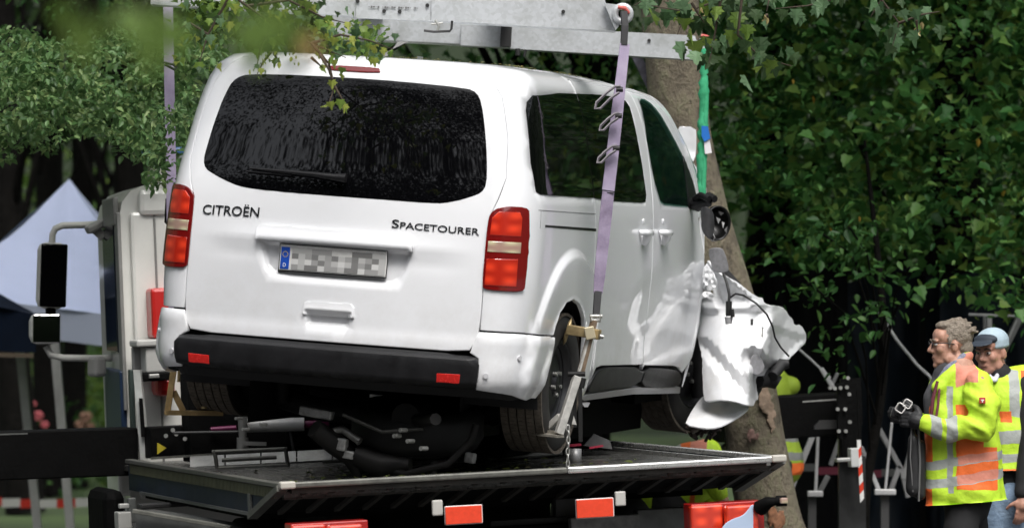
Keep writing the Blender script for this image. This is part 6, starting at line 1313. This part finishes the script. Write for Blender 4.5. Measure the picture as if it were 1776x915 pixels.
def Ly(x0, x1, y0, y1, c, slope=0., ref=None, near=None):
    """panel between pixel columns x0..x1 and rows y0..y1 (rows measured at column ref), slope in rows per column"""
    k = -slope; r = lx(ref if ref else (x0 + x1) / 2); L = [lx(x0), lx(x1), lz(y1) - k * r, lz(y0) - k * r, k, c]; return tuple(L + ([near] if near is not None else []))
LAY = [Ly(1653, 1726, 700, 846, ORNG, 0, None), Ly(1700, 1727, 640, 772, NEON), Ly(1653, 1692, 612, 664, SALM, -.3, 1670), Ly(1601, 1612, 640, 800, ORNG, .2, 1606), Ly(1638, 1648, 668, 852, SILV, 0), Ly(1590, 1760, 798, 813, SILV, -.16, 1615), Ly(1590, 1760, 829, 845, SILV, -.16, 1615), Ly(1655, 1726, 790, 805, SALM, -.16, 1655), Ly(1655, 1726, 821, 837, SALM, -.16, 1655), Ly(1600, 1613, 846, 900, ORNG, 0)]
JK = banded('hi_vis_jacket_cloth', NEON, LAY, .6)
JS = [('c', P(1664, 660), P(1674, 720), .118, .162), ('c', P(1676, 720), P(1677, 800), .165, .180), ('c', P(1677, 800), P(1678, 900), .182, .192), ('c', P(1694, 666, -.10), P(1680, 656, .10), .078, .078), ('c', P(1655, 640, -.075), P(1628, 668, -.08), .035, .045), ('c', P(1650, 640, .075), P(1626, 668, .08), .035, .045), ('c', P(1675, 616, -.02), P(1650, 640, -.06), .035, .03), ('c', P(1677, 616, .02), P(1652, 640, .07), .035, .03), ('c', P(1690, 700), P(1722, 890), .10, .075), ('c', P(1636, 690, -.04), P(1630, 760, -.06), .07, .085), ('c', P(1630, 760, -.06), P(1630, 890, -.06), .085, .085)]
# the jacket hangs open and boxy: flat hem
jk = soft('jacket', JS, .010, JK, p1, 3, folds(.017, 3.5, 2.5, 9, 3, (.25, 0)), (P(1680, 0).x, P(0, 869).z, .075))
SLV = banded('hi_vis_sleeve_cloth', NEON, [Ly(1607, 1625, 700, 770, SILV), Ly(1633, 1651, 700, 770, SILV), Ly(1655, 1690, 620, 662, SALM)], .6)
soft('sleeve', [('c', P(1690, 668, -.15), P(1698, 702, -.19), .080, .088), ('c', P(1699, 700, -.19), P(1692, 738, -.21), .088, .072), ('c', P(1692, 738, -.21), P(1640, 742, -.21), .070, .058), ('c', P(1640, 742, -.21), P(1601, 733, -.20), .058, .046)], .008, SLV, p1, 3, folds(.026, 7, 5, 13, 9, (.5, 0)))
soft('sleeve', [('c', P(1672, 666, .16), P(1655, 746, .22), .08, .068), ('c', P(1655, 746, .22), P(1600, 731, .08), .064, .046)], .010, SLV, p1, 4, folds(.012, 7, 5, 13, 2))
b = MB(); c_ = P(1693, 692, -.288); b.box(c_, (.033, .012, .033), None, .003); em = b.build('sleeve_badge', mat('badge_red', (.50, .05, .035), .5), p1, True)
b = MB(); b.box(c_ + Vector((0, -.008, .002)), (.016, .003, .006)); b.box(c_ + Vector((0, -.0085, -.003)), (.006, .003, .014)); b.build('badge_mark', mat('badge_white', (.75, .72, .68), .5), em, True)
soft('vest', [('c', P(1648, 650), P(1640, 720), .09, .10), ('c', P(1640, 720), P(1642, 830), .10, .10), ('c', P(1636, 650, 0), P(1614, 690, -.03), .045, .045), ('c', P(1614, 690, -.03), P(1618, 760, -.03), .045, .05)], .010, mat('grey_vest', (.055, .055, .06), .8, var=.3, vscale=15), p1, 4, folds(.008, 6, 4, 8, 1))
soft('collar', [('c', P(1672, 616, -.035), P(1640, 640, -.075), .022, .020), ('c', P(1640, 640, -.075), P(1622, 664, -.07), .020, .014), ('c', P(1672, 614, .04), P(1640, 640, .07), .022, .02), ('c', P(1676, 616, -.03), P(1676, 616, .03), .02, .02)], .006, mat('checked_shirt', (.09, .10, .16), .8, vcol=(.28, .29, .36), vscale=60), p1, 2)
b = MB(); b.tube([P(1622, 660, -.115), P(1614, 690, -.125), P(1610, 725, -.13), P(1607, 745, -.12)], [.008, .010, .010, .008], 7); b.tube([P(1627, 660, -.10), P(1622, 700, -.15), P(1617, 730, -.155)], .007, 7); b.build('lanyard', mat('lanyard_wine', (.12, .02, .035), .7), p1, True)
soft('trousers', [('c', P(1677, 850), P(1677, 872), .14, .13)] + [sh for dy, fx in ((-.10, 1665), (.10, 1700)) for sh in (('c', P(1674 + (fx - 1682) * .4, 876, dy * .6), Vector((P(fx, 0).x - .02, D1 + dy, .5)), .095, .085), ('c', Vector((P(fx, 0).x - .02, D1 + dy, .5)), Vector((P(fx, 0).x + .02, D1 + dy, .1)), .085, .075))], .012, BLKC, p1, 4, folds(.010, 6, 6, 7, 5))
GLV = mat('black_glove', (.014, .014, .015), .6, var=.4, vscale=30)
grow = lambda L, k: [(s_[0], s_[1], s_[2], s_[3] + k, s_[4] + k) if s_[0] == 'c' else (s_[0], s_[1], tuple(x + k for x in s_[2]), *s_[3:]) for s_ in L]
soft('glove', grow(hand_shapes(arm_l[2], P(1583, 727, -.18), (-1, .25, .12), (0, .1, 1), .75), .005) + [('c', P(1604, 734, -.2), P(1594, 731, -.19), .040, .038)], .0045, GLV, p1, 2)
soft('glove', grow(hand_shapes(arm_r[2], P(1578, 722, .05), (-1, -.2, .1), (0, -.1, 1), .7), .005), .006, GLV, p1, 2)
for dy, fx in ((-.10, 1665), (.10, 1700)): soft('shoe', [('c', Vector((P(fx, 0).x + .05, D1 + dy, .05)), Vector((P(fx, 0).x - .16, D1 + dy, .035)), .05, .035)], .012, BLKC, p1, 2)
cm = thing('camera', 'small black camera with pale square rings held in black gloves', 'camera', loc=P(1562, 710, -.1))
b = MB(); b.box(P(1566, 711, -.08), (.085, .13, .075), Matrix.Rotation(.35, 3, 'Y'), .012); b.box(P(1552, 716, -.06), (.05, .07, .055), Matrix.Rotation(.3, 3, 'Y'), .01); b.build('camera_body', mat('camera_black', (.008, .008, .009), .4), cm, True)
for x, y, s in ((1557, 706, .022), (1569, 699, .020)):
    b = MB(); p = P(x, y, -.152); R_ = Matrix.Rotation(.55, 3, 'Y'); b.tube([p + R_ @ Vector((a * s, 0, c * s)) for a, c in ((-1, -.7), (-.7, -1), (.7, -1), (1, -.7), (1, .7), (.7, 1), (-.7, 1), (-1, .7))], .0042, 7, True); b.build('ring', mat('ring_pale', (.62, .60, .58), .4, .2), cm, True)
bag = thing('shoulder_bag', 'flat dark bag hanging in front of the man with the camera', 'bag', loc=P(1588, 800, -.12))
soft('bag_body', [('c', P(1580, 760, -.14), P(1580, 845, -.13), .030, .042), ('c', P(1592, 770, -.12), P(1592, 855, -.12), .030, .030), ('c', P(1578, 745, -.15), P(1580, 790, -.14), .014, .02)], .008, mat('bag_black', (.018, .018, .019), .5, var=.4, vscale=14), bag, 3)
b = MB(); b.tube([P(1588, 742, -.16), P(1590, 800, -.165), P(1588, 866, -.155)], .006, 6); b.tube([P(1576, 735, -.16), P(1573, 790, -.17), P(1578, 850, -.165)], .004, 6); b.build('bag_strap', mat('strap_grey', (.12, .12, .12), .5), bag, True)

# --- the man in the cap, turned towards the camera's left
D2 = 23.4; p2 = thing('person', 'man in a pale blue cap and yellow vest standing behind the other man', 'person', loc=(at(1745, 560, D2).x, D2, 0))
P = lambda px, py, dy=0.: at(px + 7, py - 3 * (py < 900), D2) + Vector((0, dy, 0))
H2 = Matrix.Translation(P(1712, 613)) @ Matrix.Rotation(PI - .62, 4, 'Z') @ Matrix.Rotation(-.10, 4, 'X')
ar = [P(1774, 674, -.02), P(1775, 765, -.10), P(1760, 862, -.16)]; al = [P(1700, 672, .10), P(1690, 760, .12), P(1700, 850, 0)]
S = head_shapes(H2) + [('c', P(1740, 690, .05), P(1745, 740, .05), .10, .12), ('c', P(1745, 740, .05), P(1748, 860, .05), .12, .13), ('c', P(1715, 676, .08), P(1780, 676, .05), .05, .05), ('c', P(1722, 640, .03), P(1740, 690, .05), .055, .07)] + [('c', ar[0], ar[1], .05, .042), ('c', ar[1], ar[2], .04, .03), ('c', al[0], al[1], .05, .042), ('c', al[1], al[2], .04, .03)]
for fx in (1725, 1768): kn = Vector((P(fx, 0).x, D2 - .02, .5)); S += [('c', P(fx, 860), kn, .085, .06), ('c', kn, Vector((P(fx, 0).x, D2 + .03, .09)), .06, .04), ('c', Vector((P(fx, 0).x, D2 + .03, .07)), Vector((P(fx, 0).x - .02, D2 - .12, .04)), .04, .03)]
S += hand_shapes(ar[2], P(1759, 876, -.17), (-.1, -.1, -1), (-1, -.3, 0), .5) + hand_shapes(al[2], P(1700, 864, -.02), (.1, -.1, -1), (1, -.3, 0), .5)
body2 = soft('body', S, .0065, SKIN2, p2, 3)
HAIR2 = mat('hair_dark', (.03, .025, .02), .7); soft('hair', [('e', q(H2, 0, -.04, .02), (.079, .075, .06), H2.to_3x3())], .007, HAIR2, p2, 2)
face_bits(p2, body2, H2, mat('eyebrow_dark', (.06, .04, .03), .7))
soft('cap', [('e', q(H2, 0, -.020, .058), (.086, .104, .074), H2.to_3x3()), ('e', q(H2, 0, -.02, .035), (.087, .104, .03), H2.to_3x3())], .006, mat('cap_blue', (.36, .46, .52), .8, var=.12, vscale=20), p2, 2)
soft('cap_brim', [('e', q(H2, 0, .108, .058), (.068, .054, .0080), H2.to_3x3() @ Matrix.Rotation(-.22, 3, 'X')), ('e', q(H2, 0, .054, .074), (.072, .040, .030), H2.to_3x3())], .005, mat('cap_navy', (.025, .035, .05), .7), p2, 2)
X0 = at(1745, 560, D2).x; K1 = FPX / D2
VL = [Ly(1746, 1764, 640, 722, SILV, .15, 1756), Ly(1700, 1800, 745, 768, SILV, -.1, 1750), Ly(1700, 1800, 786, 801, SILV, -.1, 1750), Ly(1729, 1749, 712, 731, ORNG), Ly(1700, 1800, 812, 830, ORNG), Ly(1768, 1800, 640, 830, ORNG)]
VS_ = banded('hi_vis_vest_cloth', NEON, VL, .6); VS2 = [('c', P(1738, 690, .04), P(1745, 740, .04), .155, .165), ('c', P(1745, 740, .04), P(1746, 808, .04), .168, .172), ('c', P(1716, 668, .05), P(1772, 662, .03), .075, .085), ('c', P(1746, 808, .04), P(1746, 840, .04), .172, .172)]
soft('vest', VS2, .010, VS_, p2, 3, folds(.014, 4, 3, 8, 6), (P(1746, 0).x, P(0, 817).z, .0))
soft('pullover', [('c', P(1728, 655, 0), P(1745, 700, .02), .075, .12), ('c', P(1745, 700, .04), P(1748, 858, .05), .14, .150)] + [('c', ar[0], ar[1], .075, .062), ('c', ar[1], ar[2] + Vector((0, 0, .03)), .06, .045), ('c', al[0], al[1], .07, .06), ('c', al[1], al[2], .055, .045), ('c', P(1772, 668, .02), ar[0], .06, .07)], .010, BLKC, p2, 3, folds(.008, 5, 5, 9, 8))
soft('collar', [('c', P(1727, 640, -.02), P(1716, 662, -.085), .016, .012), ('c', P(1703, 648, -.02), P(1712, 662, -.085), .014, .012)], .005, mat('collar_white', (.55, .56, .60), .7), p2, 2)
soft('jeans', [('c', P(1748, 858, .03), P(1748, 872, .03), .15, .15)] + [sh for fx in (1725, 1768) for sh in (('c', P(fx, 868), Vector((P(fx, 0).x, D2 - .02, .5)), .105, .08), ('c', Vector((P(fx, 0).x, D2 - .02, .5)), Vector((P(fx, 0).x, D2 + .03, .1)), .08, .07))], .010, mat('denim', (.13, .20, .30), .8, vcol=(.22, .30, .40), vscale=9, bump=.3, bscale=60), p2, 4, folds(.010, 6, 6, 8, 2))
for fx in (1725, 1768): soft('shoe', [('c', Vector((P(fx, 0).x, D2 + .05, .05)), Vector((P(fx, 0).x - .02, D2 - .15, .035)), .05, .035)], .012, BLKC, p2, 2)

# --- a worker bending down behind the bed, seen in the gaps above and below it
D3 = 25.75; p3 = thing('person', 'worker in a high-visibility jacket stooping behind the truck bed', 'person', loc=(at(1190, 560, D3).x, D3, 0)); P = lambda px, py, dy=0.: at(px, py, D3) + Vector((0, dy, 0))
H3 = Matrix.Translation(P(1268, 806, .1)) @ Matrix.Rotation(-PI / 2 + .5, 4, 'Z') @ Matrix.Rotation(-.9, 4, 'X'); X0 = at(1190, 560, D3).x; K1 = FPX / D3
g3 = lambda px: Vector((P(px, 0).x, D3, 0))
S = head_shapes(H3) + [('c', P(1160, 852), P(1228, 822), .14, .13), ('c', P(1232, 820, -.16), P(1250, 866, -.22), .05, .04), ('c', P(1250, 866, -.22), P(1262, 920, -.2), .04, .03), ('c', P(1232, 820, .16), P(1240, 900, .1), .05, .035), ('c', P(1240, 815), P(1262, 808, .05), .06, .055)]
for dy in (-.1, .12): S += [('c', P(1155, 860, dy), Vector((P(1195, 0).x, D3 + dy, .45)), .09, .06), ('c', Vector((P(1195, 0).x, D3 + dy, .45)), Vector((P(1160, 0).x, D3 + dy, .08)), .06, .045)]
S += hand_shapes(P(1262, 920, -.2), P(1265, 942, -.2), (.1, 0, -1), (-1, 0, 0), .5) + hand_shapes(P(1240, 900, .1), P(1242, 922, .1), (.1, 0, -1), (-1, 0, 0), .5)
soft('body', S, .008, SKIN2, p3, 3); soft('hair', [('e', q(H3, 0, -.03, .045), (.081, .095, .08), H3.to_3x3())], .008, HAIR2, p3, 2)
soft('jacket', [('c', P(1150, 850), P(1200, 826), .18, .17), ('c', P(1200, 826), P(1232, 818), .17, .14), ('c', P(1228, 822, -.16), P(1244, 852, -.22), .075, .06), ('c', P(1228, 822, .16), P(1238, 875, .12), .075, .055), ('c', P(1190, 800, .0), P(1226, 785, .0), .11, .09)], .010, banded('stooping_jacket_cloth', NEON, [Ly(1195, 1205, 700, 900, ORNG), Ly(1100, 1180, 760, 782, SILV), Ly(1180, 1196, 760, 782, ORNG), Ly(1196, 1224, 760, 780, SALM)]), p3, 4, folds(.012, 5, 4, 8, 4))
soft('trousers', [sh for dy in (-.1, .12) for sh in (('c', P(1155, 866, dy), Vector((P(1195, 0).x, D3 + dy, .45)), .11, .08), ('c', Vector((P(1195, 0).x, D3 + dy, .45)), Vector((P(1160, 0).x, D3 + dy, .08)), .08, .07))], .012, BLKC, p3, 3)
# --- one more worker standing behind the outrigger, mostly hidden
D4 = 26.9; p4 = thing('person', 'worker in a yellow vest mostly hidden behind the black outrigger beam', 'person', loc=(at(1342, 560, D4).x, D4, 0)); P = lambda px, py, dy=0.: at(px, py, D4) + Vector((0, dy, 0)); X0 = at(1342, 560, D4).x; K1 = FPX / D4
H4 = Matrix.Translation(P(1330, 612)) @ Matrix.Rotation(PI / 2 + .5, 4, 'Z')
S = head_shapes(H4) + [('c', P(1330, 655), P(1330, 730), .11, .13), ('c', P(1330, 730), P(1344, 830), .13, .13)]
for s in (-1, 1):
    S += [('c', P(1330 + s * 34, 668, .03), P(1330 + s * 38, 750, .06), .05, .04), ('c', P(1330 + s * 38, 750, .06), P(1330 + s * 30, 810, -.15), .04, .03), ('c', P(1330 + s * 18, 830), Vector((P(1330 + s * 20, 0).x, D4, .5)), .085, .06), ('c', Vector((P(1330 + s * 20, 0).x, D4, .5)), Vector((P(1330 + s * 20, 0).x, D4 + .02, .08)), .06, .045)] + hand_shapes(P(1330 + s * 30, 810, -.15), P(1330 + s * 26, 818, -.2), (-.2 * s, -1, -.2), (0, 0, 1), .5)
soft('body', S, .008, SKIN2, p4, 3); soft('hair', [('e', q(H4, 0, -.03, .045), (.081, .095, .08), H4.to_3x3())], .008, HAIR2, p4, 2)
soft('vest', [('c', P(1330, 672), P(1330, 740), .15, .165), ('c', P(1330, 740), P(1348, 800), .165, .17), ('c', P(1322, 668), P(1372, 668), .06, .06)], .010, banded('hidden_vest_cloth', (.30, .42, .04), [Ly(1300, 1420, 752, 765, (.2, .21, .2)), Ly(1300, 1420, 782, 795, (.2, .21, .2)), Ly(1300, 1420, 800, 822, ORNG)]), p4, 4, folds(.010, 4, 3, 8, 6))
soft('pullover', [sh for s in (-1, 1) for sh in (('c', P(1330 + s * 34, 668, .03), P(1330 + s * 38, 750, .06), .065, .055), ('c', P(1330 + s * 38, 750, .06), P(1330 + s * 30, 810, -.15), .055, .04))] + [('c', P(1330, 680), P(1330, 830), .14, .145)], .012, BLKC, p4, 3)
soft('trousers', [sh for s in (-1, 1) for sh in (('c', P(1330 + s * 14, 830), Vector((P(1330 + s * 20, 0).x, D4, .5)), .105, .08), ('c', Vector((P(1330 + s * 20, 0).x, D4, .5)), Vector((P(1330 + s * 20, 0).x, D4 + .02, .08)), .08, .07))], .012, BLKC, p4, 3)
